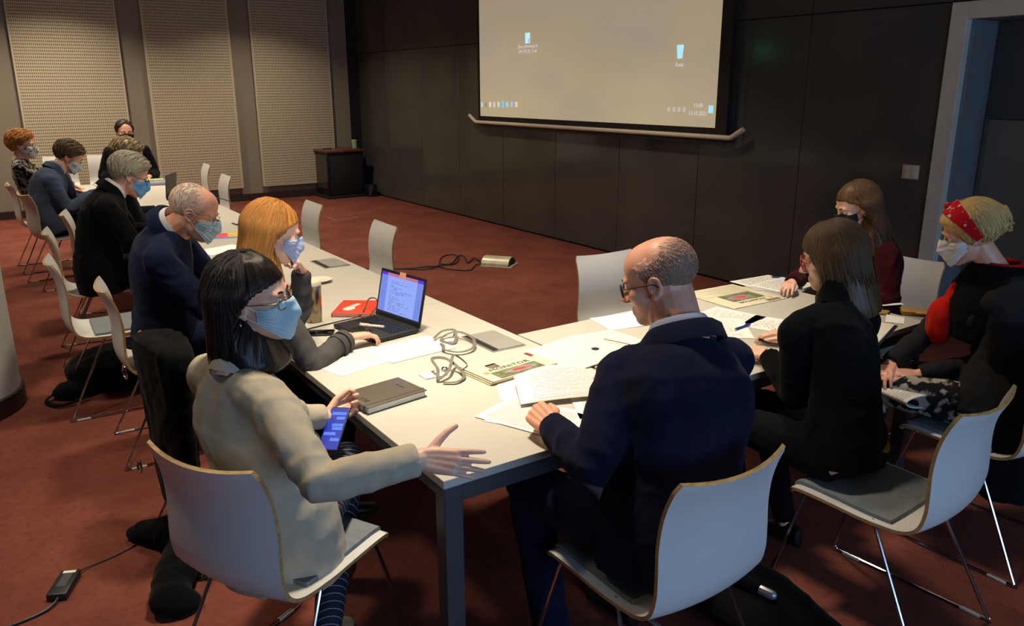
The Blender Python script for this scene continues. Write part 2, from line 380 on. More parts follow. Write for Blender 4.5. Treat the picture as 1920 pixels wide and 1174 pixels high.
icon('document_icon', 6.28 - Y0, 2.295, .095, .115, (190, 240, 250)); icon('document_icon', 6.255 - Y0, 2.265, .03, .045, (176, 150, 150))
text('Dane_informacja nt', .05, 'icon_text', sc, (-.005, 6.28 - Y0, 2.205), RS); text('ZaM_IO_05_T.odt', .05, 'icon_text', sc, (-.005, 6.28 - Y0, 2.15), RS)
bk = MB(); bk.loft([[( -.004, 3.835 - Y0 + w * s, z) for s in (-1, -.5, .5, 1)] + [(-.006, 3.835 - Y0 + w * s, z) for s in (1, -1)] for w, z in ((.030, 2.00), (.041, 2.095), (.045, 2.102), (.038, 2.12))])
obj('bin_icon', bk, emit('bin_glow', (176, 232, 250), 1.0), sc, smooth=False); icon('bin_icon_mark', 3.835 - Y0, 2.05, .022, .035, (120, 190, 240))
text('Kosz', .052, 'icon_text', sc, (-.005, 3.835 - Y0, 1.945), RS)
tcs = [(186, 226, 240), (190, 176, 150), (220, 226, 210), (226, 200, 196), (190, 226, 220), (130, 200, 250), (176, 220, 206), (176, 196, 250), (240, 214, 200)]
for i, c in enumerate(tcs):
    icon('taskbar_icon', 7.30 - Y0 - i * .098, 1.535 + .002 * i, .045 if i else .03, .062 if i != 5 else .085, c, .9 if i != 1 else .6)
for i in range(4): icon('tray_icon', 3.945 - Y0 - i * .066, 1.545, .036, .042, (208, 200, 184), .8)
text('13:00', .052, 'icon_text', sc, (-.005, 3.575 - Y0, 1.585), RS); text('13.10.2021', .052, 'icon_text', sc, (-.005, 3.575 - Y0, 1.515), RS)
icon('notification_icon', 3.42 - Y0, 1.555, .055, .065, (160, 226, 250))

# ------------------------------------------------------------------ tables
def make_table(name, label, L, Wd, loc, rz=0.):
    t = thing(name, label, 'table', loc, rz, 'white meeting tables')
    obj('tabletop', MB().box((-Wd / 2, -L / 2, .715), (Wd / 2, L / 2, .74), bev=.002), 'laminate', t, smooth=False)
    for sx in (-1, 1):
        obj('rail', MB().box((sx * (Wd / 2 - .062), -L / 2 + .04, .66), (sx * (Wd / 2 - .02), L / 2 - .04, .714), bev=.003), 'steel_dark', t, smooth=False)
        obj('rail', MB().box((-Wd / 2 + .06, sx * (L / 2 - .05), .66), (Wd / 2 - .06, sx * (L / 2 - .008), .714), bev=.003), 'steel_dark', t, smooth=False)
        for sy in (-1, 1):
            obj('leg', MB().box((sx * (Wd / 2 - .062), sy * (L / 2 - .058), 0), (sx * (Wd / 2 - .004), sy * (L / 2 - .004), .7145), bev=.003), 'steel_dark', t, smooth=False)
    return t
TL_ = 1.637
tlab = ['nearest white table of the long row, with the open laptop and dark notebook', 'second white table of the long row, with a power flap and small saucer', 'third white table of the long row from the front, with a computer mouse', 'fourth white table of the long row from the front, with the far laptop', 'last white table of the long row, with papers at the far end']
t0 = make_table('meeting_table', tlab[0], TL_ - .003, .90, (.45, TL_ / 2, 0))
for i in range(1, 5): dup(t0, (.45, TL_ * (i + .5), 0), 0, tlab[i])
make_table('meeting_table', 'white table standing across the end of the row, covered with papers and a newspaper', 1.6, .90, (1.715, .545, 0), math.radians(-89))

# power flaps in the tables
def flap(lbl, x, y):
    t = thing('power_flap', lbl, 'power outlet', (x, y, .74), 0, 'power flaps in the tables')
    obj('frame', MB().box((-.08, -.125, 0), (.08, .125, .003), bev=.001), 'alu', t, smooth=False)
    obj('lid', MB().box((-.046, -.115, .003), (.072, .115, .006), bev=.001), 'alu_pale', t, smooth=False)
    obj('brush_strip', MB().box((-.072, -.115, .003), (-.05, .115, .005)), 'black_matte', t, smooth=False)
flap('silver power flap in the nearest table, beside the folded newspaper', .77, .96); flap('silver power flap in the second table, beyond the steel tumbler', .785, 2.80)

# ------------------------------------------------------------------ chairs
def chair_shell():
    prof = bez([(.225, .432), (.215, .447), (.18, .456), (.06, .452), (-.08, .444), (-.165, .447), (-.212, .474), (-.234, .53), (-.236, .60), (-.234, .67), (-.241, .74), (-.258, .80), (-.284, .856)], 5)
    n = len(prof); T = np.gradient(prof, axis=0); T /= np.linalg.norm(T, axis=1)[:, None]; N = np.stack([T[:, 1], -T[:, 0]], 1)   # towards the sitter
    if N[5][1] < 0: N = -N
    xs = np.linspace(-1, 1, 13); arc = np.concatenate([[0], np.cumsum(np.linalg.norm(np.diff(prof, axis=0), axis=1))]); u = arc / arc[-1]
    hw = np.interp(u, [0, .04, .35, .5, .75, .97, 1], [.20, .212, .212, .21, .206, .200, .188])
    bend = np.interp(u, [0, .3, .45, .6, 1], [0, 0, .012, .028, .036]); up = np.clip((u - .38) / .1, 0, 1)
    def grid(off):
        G = np.zeros((n, 13, 3))
        for i in range(n):
            for j, x in enumerate(xs):
                y, z = prof[i] + N[i] * off; dip = bend[i] * (x * x - .35)
                G[i, j] = (x * hw[i], y + N[i][0] * dip, z + N[i][1] * dip)
        return G
    return grid(.0), grid(-.011), prof, N, u
def make_chair(label, loc, rz):
    t = thing('meeting_chair', label, 'chair', loc, rz, 'white shell chairs')
    A, B, prof, N, u = chair_shell(); n = len(A); m = MB()
    idx = lambda i, j: i * 13 + j
    f = [(idx(i, j), idx(i, j + 1), idx(i + 1, j + 1), idx(i + 1, j)) for i in range(n - 1) for j in range(12)]
    o = n * 13; rim = [idx(i, 0) for i in range(n)] + [idx(n - 1, j) for j in range(1, 13)] + [idx(i, 12) for i in range(n - 2, -1, -1)] + [idx(0, j) for j in range(11, 0, -1)]
    m.add(np.concatenate([A.reshape(-1, 3), B.reshape(-1, 3)]), f + [tuple(o + k for k in q[::-1]) for q in f], 0)
    m.f += [(rim[k], rim[(k + 1) % len(rim)], o + rim[(k + 1) % len(rim)], o + rim[k]) for k in range(len(rim))]; m.m += [1] * len(rim)
    obj('shell', m, ['shell', 'ply'], t, sharp=50)
    k1 = int(np.searchsorted(u, .43)); P = A[1:k1, 1:12].copy()
    P[:, :, 0] *= 1.02; P[:, :, 2] += .013; P[-4:, :, 1] += .006
    obj('seat_pad', MB().sheet(P, thick=.0115, nrm_=(0, 0, 1)), 'pad', t, sharp=50)
    for s in (-1, 1):
        x = .185; X = .245
        pts = bez([(s * x, -.06, .434), (s * (x + .012), -.085, .41), (s * (X - .006), -.275, .045), (s * X, -.292, .012), (s * X, -.262, .0075), (s * X, 0, .0075), (s * X, .232, .0075), (s * X, .262, .014), (s * (X - .004), .262, .05), (s * (x + .01), .175, .40), (s * x, .155, .434)], 6)
        lg = obj('sled_leg', MB().tube(pts, .0058, 8), 'chrome', t)
        for y in (-.235, .2): obj('glide', MB().box((s * X - .008, y - .035, 0), (s * X + .008, y + .035, .012), bev=.004), 'glide', lg)
    for y in (-.06, .155): obj('crossbar', MB().tube([(-.185, y, .433), (.185, y, .433)], .0058, 8), 'chrome', t)
    return t
R_ = math.radians
chairs = [
 ('white shell chair under the woman in the beige blazer, its back nearest the camera', -.32, .385, -62.5),
 ('white shell chair under the man in the navy suit at the near end', .52, -.262, 1),
 ('white shell chair behind the woman in black, seat empty at its rear', 1.445, -.40, 4.7),
 ('white shell chair under the woman in the red headband, mostly hidden', 2.225, -.33, 1),
 ('white shell chair of the woman in burgundy, at the far end of the cross table', 2.97, .63, 88),
 ('white empty shell chair beyond the cross table, behind the bald man in navy', 1.93, 1.38, 177),
 ('white shell chair of the strawberry blonde woman, hung with a black coat', -.19, 1.36, -82),
 ('white shell chair of the white-haired man in navy, plywood edge bright', -.22, 2.42, -93),
 ('white empty shell chair pulled back beside the column', -.37, 3.22, -92),
 ('white shell chair of the grey-haired man in black with a bright blue mask', -.30, 4.25, -94),
 ('white shell chair half hidden behind the grey-haired man in black', -.12, 5.08, -98),
 ('white shell chair of the man in the blue-grey suit, near the column', -.30, 6.68, -80),
 ('white shell chair at the far left edge, under the woman in the patterned blouse', -.36, 7.55, -88),
 ('white empty shell chair across the table directly behind the open laptop', 1.11, 3.28, 88),
 ('white empty shell chair across the table beyond the strawberry blonde woman', 1.08, 4.55, 89),
 ('white empty shell chair across the table, just right of the far laptop', 1.07, 7.12, 89),
 ('white empty shell chair across the table behind the far laptop screen', 1.22, 8.56, 87),
 ('white shell chair of the man in the black mask at the far table end', .6, 8.78, 180),
 ('white empty shell chair against the back wall left of the man in the black mask', .66, 10.75, 180),
 ('white empty shell chair against the back wall behind the man in the blue-grey suit', .12, 10.8, 180)]
ch0 = make_chair(chairs[0][0], (chairs[0][1], chairs[0][2], 0), R_(chairs[0][3]))
for l, x, y, a in chairs[1:]: dup(ch0, (x, y, 0), R_(a), l)

# ================================================================== PEOPLE: builders
def vhash(i):
    i = i.astype(np.int64); h = (i[..., 0] * 73856093) ^ (i[..., 1] * 19349663) ^ (i[..., 2] * 83492791)
    h = (h ^ (h >> 13)) * 1274126177; return ((h ^ (h >> 16)) & 0xffff) / 32767.5 - 1
def vnoise(p):
    i = np.floor(p); f = p - i; f = f * f * (3 - 2 * f); o = 0
    for a in (0, 1):
        for b in (0, 1):
            for c in (0, 1):
                w = (f[:, 0] if a else 1 - f[:, 0]) * (f[:, 1] if b else 1 - f[:, 1]) * (f[:, 2] if c else 1 - f[:, 2])
                o = o + w * vhash(i + np.array([a, b, c]))
    return o
def sde(p, c, r):
    q = p - np.asarray(c, float); r = np.asarray(r, float)
    k0 = np.linalg.norm(q / r, axis=-1); k1 = np.linalg.norm(q / (r * r), axis=-1) + 1e-9
    return k0 * (k0 - 1) / k1
def sdc(p, a, b, ra, rb):
    a = np.asarray(a, float); b = np.asarray(b, float); d = b - a; t = np.clip(((p - a) @ d) / (d @ d), 0, 1)
    return np.linalg.norm(p - a - t[..., None] * d, axis=-1) - (ra + (rb - ra) * t)
def smin(a, b, k):
    h = np.clip(.5 + .5 * (b - a) / k, 0, 1); return b * (1 - h) + a * h - k * h * (1 - h)
def smax(a, b, k): return -smin(-a, -b, k)
def star(sdf, dirs, rmax=.30, n=70, rmin=.0):
    """outermost radius along each direction at which the solid begins"""
    ts = np.linspace(rmax, rmin, n); P = dirs[:, None, :] * ts[None, :, None]
    S = sdf(P.reshape(-1, 3)).reshape(len(dirs), n); ins = S < 0; k = np.argmax(ins, 1); k = np.where(ins.any(1), k, n - 1); k = np.maximum(k, 1)
    i = np.arange(len(dirs)); a, b = S[i, k - 1], S[i, k]; w = np.clip(a / (a - b + 1e-9), 0, 1)
    return ts[k - 1] + (ts[k] - ts[k - 1]) * w
_bm = bmesh.new(); bmesh.ops.create_icosphere(_bm, subdivisions=5, radius=1); _bm.verts.index_update()
ICO = np.array([v.co[:] for v in _bm.verts]); ICO /= np.linalg.norm(ICO, axis=1)[:, None]; ICOF = [tuple(v.index for v in f.verts) for f in _bm.faces]; _bm.free()
ICOUV = np.stack([np.arctan2(ICO[:, 0], ICO[:, 1]) / (2 * PI) + .5, np.arccos(np.clip(ICO[:, 2], -1, 1)) / PI], 1)

def head_sdf(fem=False):
    j = .86 if fem else 1.
    def f(p):
        s = sde(p, (0, -.018, .040), (.077, .098, .084))
        s = smin(s, sde(p, (0, .040, .045), (.064, .050, .058)), .03)
        s = smin(s, sde(p, (0, .036, -.035), (.060 * (.95 if fem else 1), .056, .075)), .03)
        s = smin(s, sde(p, (0, .012, -.06), (.058 * j, .058, .045)), .03)
        s = smin(s, sde(p, (0, .070, -.100), (.027 * j, .022, .021)), .03)
        q = p.copy(); q[..., 0] = np.abs(q[..., 0])
        s = smin(s, sde(q, (.043, .060, -.022), (.024, .026, .022)), .02)
        s = smin(s, sde(q, (.026, .084, .022), (.028, .014, .010)), .014)
        s = smax(s, -sde(q, (.033, .104, .002), (.020, .020, .013)), .010)
        s = smin(s, sdc(p, (0, .086, .010), (0, .116, -.034), .0085, .0115), .011)
        s = smin(s, sde(q, (.012, .104, -.038), (.009, .011, .009)), .006)
        s = smin(s, sde(p, (0, .088, -.068), (.025, .012, .0062)), .006)
        s = smin(s, sde(p, (0, .087, -.0795), (.021, .012, .0068)), .006)
        return s
    return f
HEADS = {fm: (head_sdf(fm), None) for fm in (False, True)}
HEADR = {fm: star(HEADS[fm][0], ICO, .2, 60) for fm in HEADS}

def frame(face, pitch=0., roll=0.):
    """rows of the result are world axes of head right, forward, up (columns of a rotation)"""
    y = nrm([face[0], face[1], 0]); x = np.array([y[1], -y[0], 0]); z = V3(0, 0, 1); p = math.radians(pitch)
    y2 = y * math.cos(p) + z * math.sin(p); z2 = -y * math.sin(p) + z * math.cos(p); r = math.radians(roll)
    x3 = x * math.cos(r) + z2 * math.sin(r); z3 = -x * math.sin(r) + z2 * math.cos(r)
    return np.stack([x3, y2, z3], 1)

def ik(a, b, l1, l2, hint):
    d = b - a; L = np.linalg.norm(d); u = d / L; Lc = min(L, (l1 + l2) * .995); x = (l1 * l1 - l2 * l2 + Lc * Lc) / (2 * Lc)
    h = math.sqrt(max(l1 * l1 - x * x, 1e-5)); w = np.asarray(hint, float) - a; w = w - u * (w @ u); return a + u * x * (L / Lc) + nrm(w) * h

def hand(mb, wrist, fwd, back, left, pose='relaxed', s=1.):
    """five-fingered hand; fwd = towards fingers, back = normal of the back of the hand"""
    x = nrm(fwd); z = nrm(np.asarray(back, float) - x * (np.asarray(back, float) @ x)); y = np.cross(z, x)   # thumb side for a right hand = +y when z is the back
    if not left: pass
    else: y = -y
    W_ = lambda p: wrist + s * (x * p[0] + y * p[1] + z * p[2])
    curl = {'relaxed': (.30, .42, .30), 'flat': (.10, .14, .08), 'hold': (.75, .95, .6), 'open': (.10, .20, .14), 'type': (.30, .50, .35), 'fist': (1.1, 1.3, .8)}[pose]
    spread = {'open': .07, 'flat': .10}.get(pose, .05)
    # palm: rows of ovals from wrist to knuckles
    for yy, rr in ((-.026, .0125), (-.009, .0138), (.009, .0140), (.026, .0132)):
        mb.tube([W_((-.012, yy * .62, 0)), W_((.035, yy * .9, .001)), W_((.092 - abs(yy - .006) * .35, yy, .0))], [.0150 * s, .0150 * s, rr * s], 8, round_end=True)
    ln = ((.030, .040, .024, .020, .0088), (.0095, .045, .028, .021, .0092), (-.0105, .042, .026, .020, .0088), (-.029, .032, .020, .018, .0078))
    for i, (yy, a, b, c, r) in enumerate(ln):
        bx = .091 - abs(yy - .006) * .35; sp = spread * (yy / .02); ang = 0.; p = V3(bx, yy, .0); pts = [V3(bx - .02, yy * .95, 0), p]
        k = 1 + .15 * i
        for L_, cu in zip((a, b, c), curl):
            ang += cu * k; d = V3(math.cos(ang) * math.cos(sp), math.sin(sp) * math.cos(ang), -math.sin(ang)); p = p + d * L_; pts.append(p)
        mb.tube([W_(q) for q in pts], [r * 1.06 * s, r * 1.1 * s, r * s, r * .93 * s, r * .78 * s], 8, round_end=True)
    tw = {'open': 1.05, 'hold': .55, 'flat': .6}.get(pose, .5); td = -.35 if pose in ('hold', 'fist') else -.18
    b0 = V3(.012, .020, -.006); d1 = nrm((math.cos(tw), math.sin(tw), td)); b1 = b0 + d1 * .046; tw2 = tw - (.15 if pose == 'open' else .45); d2 = nrm((math.cos(tw2), math.sin(tw2), td)); b2 = b1 + d2 * .034; b3 = b2 + nrm(d2 + V3(.2, -.05, -.1)) * .026
    mb.tube([W_(b0), W_(b1), W_(b2), W_(b3)], [.0165 * s, .0125 * s, .0102 * s, .0082 * s], 8, round_end=True)

def remesh(mb, voxel, smooth=3, fac=.5, name='tmp'):
    me = mb.mesh(name); bm = bmesh.new(); bm.from_mesh(me); bmesh.ops.recalc_face_normals(bm, faces=bm.faces); bm.to_mesh(me); bm.free()
    o = bpy.data.objects.new(name, me); COL.objects.link(o)
    m = o.modifiers.new('r', 'REMESH'); m.mode = 'VOXEL'; m.voxel_size = voxel
    if smooth: q = o.modifiers.new('s', 'SMOOTH'); q.factor = fac; q.iterations = smooth
    dg = bpy.context.evaluated_depsgraph_get(); out = bpy.data.meshes.new_from_object(o.evaluated_get(dg)); bpy.data.objects.remove(o); bpy.data.meshes.remove(me)
    return out
def getco(me):
    a = np.zeros(len(me.vertices) * 3, np.float32); me.vertices.foreach_get('co', a); n = np.zeros_like(a); me.vertex_normals.foreach_get('vector', n) if hasattr(me.vertex_normals, 'foreach_get') else None
    return a.reshape(-1, 3).astype(float), n.reshape(-1, 3).astype(float)
def setco(me, a): me.vertices.foreach_set('co', a.astype(np.float32).ravel()); me.update()
def folds(me, amp, centers=(), seed=0., stretch=(14, 14, 5), fine=.25):
    p, n = getco(me); q = p * np.array(stretch) + seed
    q = q + .6 * np.stack([vnoise(p * 5 + 3.1 + seed), vnoise(p * 5 + 7.7), vnoise(p * 5 + 1.3)], 1)
    w = vnoise(q); d = amp * (1 - 2 * np.abs(w)) * .7 + amp * fine * vnoise(p * 38 + seed)
    for c, ax, rad, a, fr in centers:
        v = p - np.asarray(c); ds = np.linalg.norm(v, axis=1); ph = (v @ nrm(ax)) * fr + 3.2 * vnoise(p * 8 + seed)
        d = d + a * np.exp(-(ds / rad) ** 2) * (np.abs(np.sin(ph)) * -1.4 + .7)
    setco(me, p + n * d[:, None])

def quad(a, c, b, t): return a * (1 - t) ** 2 + 2 * c * t * (1 - t) + b * t * t
def torso(mb, pel, neck, pd, sd, bow, hw, hd, t0=-.18, t1=1.0, n=28, k=14, belly=0.):
    """loft of ovals along the bent spine"""
    pd = nrm([pd[0], pd[1], 0]); sd = nrm([sd[0], sd[1], 0]); mid = (pel + neck) / 2 - nrm(pd + sd) * bow
    ts = np.linspace(t0, t1, k); rings = []; a = np.arange(n) * 2 * PI / n
    for t in ts:
        c = quad(pel, mid, neck, max(t, 0)) if t >= 0 else pel + (pel - quad(pel, mid, neck, .1)) / .1 * (-t) * .9
        tg = nrm(quad(pel, mid, neck, min(1, max(t, 0) + .05)) - quad(pel, mid, neck, max(0, t - .05)))
        w = min(1, max(0, t)); f = nrm(pd * (1 - w) + sd * w); r = nrm(np.cross(f, tg)); f = np.cross(tg, r)
        W1 = np.interp(t, hw[0], hw[1]); D1 = np.interp(t, hd[0], hd[1]); ca, sa = np.cos(a), np.sin(a); e = .82
        off = f * belly * math.exp(-((t - .35) / .22) ** 2)
        rings.append(c + off + (np.sign(ca) * np.abs(ca) ** e * W1)[:, None] * r + (np.sign(sa) * np.abs(sa) ** e * D1)[:, None] * f)
    mb.loft(rings)
TM = (-.2, 0, .12, .32, .5, .68, .82, .93, 1.0)
def wd(s, male, fat=1.):
    if male: return (TM, [x * s * fat for x in (.185, .19, .185, .172, .18, .192, .185, .135, .07)]), (TM, [x * s * fat for x in (.13, .14, .135, .122, .122, .128, .115, .088, .062)])
    return (TM, [x * s * fat for x in (.19, .19, .18, .148, .152, .165, .158, .11, .055)]), (TM, [x * s * fat for x in (.135, .138, .13, .108, .108, .118, .10, .075, .052)])

def ear(mb, H, O, s):
    for sx in (-1, 1):
        X = lambda p: O + s * (H @ np.array([sx * p[0], p[1], p[2]]))
        rim = [(.072, .012, -.016), (.076, .012, .002), (.081, .006, .018), (.086, -.006, .025), (.089, -.019, .019), (.088, -.023, .004), (.083, -.018, -.012), (.078, -.008, -.025), (.073, .002, -.031)]
        mb.tube([X(p) for p in bez(rim, 3)], .0050 * s, 7, round_end=True)
        mb.ball(X((.074, -.004, -.006)), np.array([.006, .017, .026]) * s, n=12, R=H)
        mb.ball(X((.077, .004, -.029)), np.array([.0055, .008, .010]) * s, n=10, R=H)
        mb.ball(X((.076, .010, -.010)), np.array([.006, .006, .008]) * s, n=8, R=H)

def hair_hull(style, R0, fem, dirs=None, thick=.012, bald=None, seed=0., tuck=False):
    """radius of the hair surface along head directions, in head-local metres"""
    d = ICO if dirs is None else dirs
    az = np.degrees(np.arctan2(np.abs(d[:, 0]), d[:, 1])); base = star(HEADS[fem][0], d, .2, 50) if dirs is not None else R0
    if style in ('short', 'stubble'):
        lim = np.interp(az, [0, 30, 55, 72, 84, 96, 112, 140, 180], [.60, .58, .48, .12, -.02, .12, -.20, -.58, -.68])
        m = np.clip((d[:, 2] - lim) / .13, 0, 1); m = m * m * (3 - 2 * m)
        if bald is not None:
            ax, c0, c1 = bald; w = d @ nrm(ax); b = np.clip((c1 - w) / (c1 - c0), 0, 1); m = m * b * b * (3 - 2 * b)
        m = np.clip(m + .30 * vnoise(d * 55 + seed) * (m > .05) * (m < .97), 0, 1)
        nz_ = 1 + .22 * vnoise(d * 9 + seed) + .12 * vnoise(d * 26 + seed)
        if style == 'stubble': return base + np.where(m > .02, .0009 + thick * m, -.006), m
        return base + (thick * nz_ + .0015) * m - .006 * (1 - m), m
    # long styles: signed distance volumes
    L = {'bob': .235, 'bobdark': .20, 'long': .25, 'wavy': .25, 'updo': 0.}[style]
    def f(p):
        s = sde(p, (0, -.016, .040), (.090, .112, .099) if style != 'updo' else (.097, .118, .105))
        if style == 'updo':
            s = smin(s, sde(p, (0, -.105, .03), (.05, .045, .05)), .03)
            cut = sde(p, (0, .105, -.05), (.13, .092, .115)); s = smax(s, -cut, .012)
            return smax(s, -(p[..., 2] + .075 + .35 * np.clip(p[..., 1] + .02, 0, 1)), .01)
        a = {'bob': .112, 'bobdark': .112, 'long': .108, 'wavy': .118}[style]
        q = p.copy(); q[..., 1] += .026; rr = np.sqrt((q[..., 0] / a) ** 2 + (q[..., 1] / .098) ** 2); cyl = (rr - 1) * .095
        flare = np.clip(-p[..., 2], 0, .3) * (.10 if style != 'long' else .02)
        cyl = smax(cyl - flare, np.abs(p[..., 2] + L / 2 - .02) - L / 2 - .02, .025)
        s = smin(s, cyl, .035)
        # the opening for the face
        cutw = {'bob': .056, 'bobdark': .068, 'long': .068, 'wavy': .062}[style]
        cut = sde(p, (0, .095, -.055), (.17, .146, tuck)) if tuck else sde(p, (0, .13, -.055), (cutw + .016, .125, .125 if style != 'bob' else .105))
        s = smax(s, -cut, .012)
        return s
    r = star(f, d, .32, 90); return r + .003 * vnoise(np.stack([d[:, 0] * 14, d[:, 1] * 14, d[:, 2] * 3], 1) + seed), f

def locks(mb, f, X, s, n, a0, a1, th1, seed, rad=.0075, lift=.002, part=0., wave=0., jitter=.25, zc=.04, steps=11):
    """tapered strands running from the crown down over the hair surface"""
    g = np.random.default_rng(seed); D = []
    az = np.radians(g.uniform(a0, a1, n)); thm = np.radians(g.uniform(th1[0], th1[1], n)); ph = g.uniform(0, 6, n); st = np.radians(g.uniform(4, 40, n))
    for k in range(steps):
        t = k / (steps - 1); th = st + (thm - st) * t; a = az + jitter * (g.uniform(-.5, .5, n) * .0 + np.sin(ph) * t * .35) + wave * np.sin(t * 9 + ph)
        D.append(np.stack([np.sin(th) * np.sin(a) + part * (1 - t), np.sin(th) * np.cos(a), np.cos(th)], 1))
    D = np.array(D); D /= np.linalg.norm(D, axis=2)[..., None]; r = star(f, D.reshape(-1, 3), .33, 60).reshape(steps, n)
    P = D * (r + lift)[..., None]
    for i in range(n):
        w = rad * g.uniform(.5, 1.2) * np.array([.35] + [1.] * (steps - 4) + [.85, .6, .15])
        mb.tube([X(q) for q in P[:, i]], w * s, 5, flat=.55)

def tufts(mb, rfun, X, s, n, sampler, flow, ln, seed, rad=.003, lift=.003, spike=0.):
    """short strands lying on a short haircut"""
    g = np.random.default_rng(seed); d = sampler(g, n); D = [d]
    for k in range(4):
        t = flow(D[-1]); t = t - D[-1] * np.sum(t * D[-1], 1)[:, None]; t /= np.linalg.norm(t, axis=1)[:, None] + 1e-9
        q = D[-1] + t * (ln / .1 / 4); D.append(q / np.linalg.norm(q, axis=1)[:, None])
    D = np.array(D); r, m = rfun(D.reshape(-1, 3)); r = r.reshape(5, n); keep = m.reshape(5, n)[0] > .35
    for i in np.nonzero(keep)[0]:
        P = [X(D[k, i] * (r[k, i] + lift + spike * k / 4)) for k in range(5)]
        mb.tube(P, np.array([.6, 1, .9, .6, .15]) * rad * s * g.uniform(.6, 1.2), 4)

def person(label, K):
    s = K.get('s', 1.); fem = K.get('fem', False); hs = K.get('hs', .95 if fem else 1.02); near = K.get('near', True)
    A = {k: V3(*K[k]) for k in ('pel', 'neck', 'head')}; pel, neck, head = A['pel'], A['neck'], A['head']
    root = thing('person', label, 'person', (pel[0], pel[1], 0)); off = V3(pel[0], pel[1], 0)
    pd = nrm([*K['pd'], 0]); sd = nrm([*K.get('sd', K['pd']), 0]); pr = V3(pd[1], -pd[0], 0); sr = V3(sd[1], -sd[0], 0)
    shw = K.get('shw', .175 if not fem else .152) * s; drop = K.get('drop', .055)
    sh = {'R': V3(*K['shR']) if 'shR' in K else neck + sr * shw - V3(0, 0, drop), 'L': V3(*K['shL']) if 'shL' in K else neck - sr * shw - V3(0, 0, drop)}
    wr = {k: V3(*K['wr' + k]) for k in 'LR'}; l1, l2 = .285 * s, .255 * s
    el = {k: ik(sh[k], wr[k], l1, l2, V3(*K['el' + k]) if 'el' + k in K else (sh[k] + wr[k]) / 2 + V3(0, 0, -.3) + (sr if k == 'R' else -sr) * .12) for k in 'LR'}
    hip = {'R': pel + pr * .095 * s, 'L': pel - pr * .095 * s}
    kn = {k: V3(*K['kn' + k]) if 'kn' + k in K else hip[k] + pd * .43 * s + (pr if k == 'R' else -pr) * .03 for k in 'LR'}
    an = {k: V3(*K['an' + k]) if 'an' + k in K else kn[k] - pd * .06 + V3(0, 0, .09 - kn[k][2]) for k in 'LR'}
    H = frame(K['face'], K.get('pitch', 0), K.get('roll', 0)); X = lambda p: head + hs * (H @ np.asarray(p, float))
    XA = lambda P: head + hs * (P @ H.T)
    J = lambda me: (setco(me, getco(me)[0] - off), me)[1]
    # ---- body: one continuous surface
    vox = K.get('vox', .0035 if near else .007)
    b = MB(); R0 = HEADR[fem]; b.add(XA(ICO * R0[:, None]), ICOF); ear(b, H, head, hs)
    nr = (.050 if fem else .063) * s * K.get('nk', 1.); nb = neck - V3(0, 0, .03) - sd * .01
    b.tube([nb, (nb + X((0, -.02, -.05))) / 2, X((0, -.018, -.045)), X((0, -.015, 0))], [nr * 1.18, nr, nr * .98, nr * .95], 16)
    hw, hd = wd(s * .80, not fem); torso(b, pel, neck - V3(0, 0, .02), pd, sd, K.get('bow', .03), hw, hd, t0=-.02, t1=.97, n=20, k=9)
    for k in 'LR':
        b.tube([neck + (sh[k] - neck) * .3 - V3(0, 0, .05), sh[k] - V3(0, 0, .02)], [.05 * s, .048 * s], 10, round_end=True)
        b.tube([sh[k] - V3(0, 0, .01), (sh[k] + el[k]) / 2, el[k], (el[k] * .6 + wr[k] * .4), wr[k]], np.array([.046, .042, .036, .036, .024]) * s, 10, round_end=True)
        b.tube([hip[k], kn[k], an[k]], np.array([.075, .052, .036]) * s, 10, round_end=True)
        fw, bk, ps = K.get('hand' + k, (tuple(wr[k] - el[k]), (0, 0, 1), 'relaxed')); hand(b, wr[k] + nrm(fw) * .012, fw, bk, k == 'L', ps, (.92 if fem else 1.02) * s / (1 if s > .9 else .97))
    me = J(remesh(b, vox, 2, .4)); bo = obj('body', me, K['skin'], root, sharp=0)
    # ---- eyes, brows
    for sx in (-1, 1):
        if K.get('eyes', True):
            e = MB().ball(X((sx * .032, .0795, .001)), np.array([.0125] * 3) * hs, 0, 16, H).ball(X((sx * .032, .0868, .000)), np.array([.0058, .0062, .0058]) * hs, 1, 12, H)
            obj('eye', e.xf(np.eye(3), -off), ['eye_white', 'iris'], root)
            lid = MB().loft([[X((sx * .032 + .0155 * math.cos(a) , .0805 + .0145 * math.cos(q) * math.sin(.9) + .002, .001 + .0145 * math.sin(q))) for a in np.linspace(PI, 0, 9)] for q in (.15, .5, .9)], closed=False, caps=False)
        bw = MB().tube([X((sx * q, y, z)) for q, y, z in ((.014, .098, .021), (.026, .0985, .0265), (.038, .0925, .0265), (.048, .082, .020))], np.array([.0026, .0036, .0032, .0015]) * hs, 6)
        obj('eyebrow', bw.xf(np.eye(3), -off), K['brow'], root)
    # ---- clothing
    cv = K.get('cvox', .0068 if near else .012); fat = K.get('fat', 1.); J1 = MB(); hw, hd = wd(s, not fem, fat)
    torso(J1, pel, neck, pd, sd, K.get('bow', .03), hw, hd, t0=K.get('hem', -.16), t1=.99, belly=K.get('belly', 0.))
    sl = K.get('sleeve', (.073, .066, .058, .054, .047) if not fem else (.063, .057, .050, .046, .041))
    sl = np.array(sl) * s
    for k in 'LR':
        J1.tube([neck + (sh[k] - neck) * .25 - V3(0, 0, .035), neck + (sh[k] - neck) * .75 - V3(0, 0, .018), sh[k] - V3(0, 0, .018)], [.062 * s, .066 * s, sl[0]], 14, round_end=True)
        cu = wr[k] + (wr[k] - el[k]) * K.get('cuff', -.03)
        J1.tube(np.concatenate([bez([sh[k] - V3(0, 0, .015), (sh[k] + el[k]) / 2, el[k]], 4), bez([el[k], (el[k] + cu) / 2, cu], 4)[1:]]), np.interp(np.linspace(0, 1, 17), [0, .25, .5, .75, 1], sl), 16)
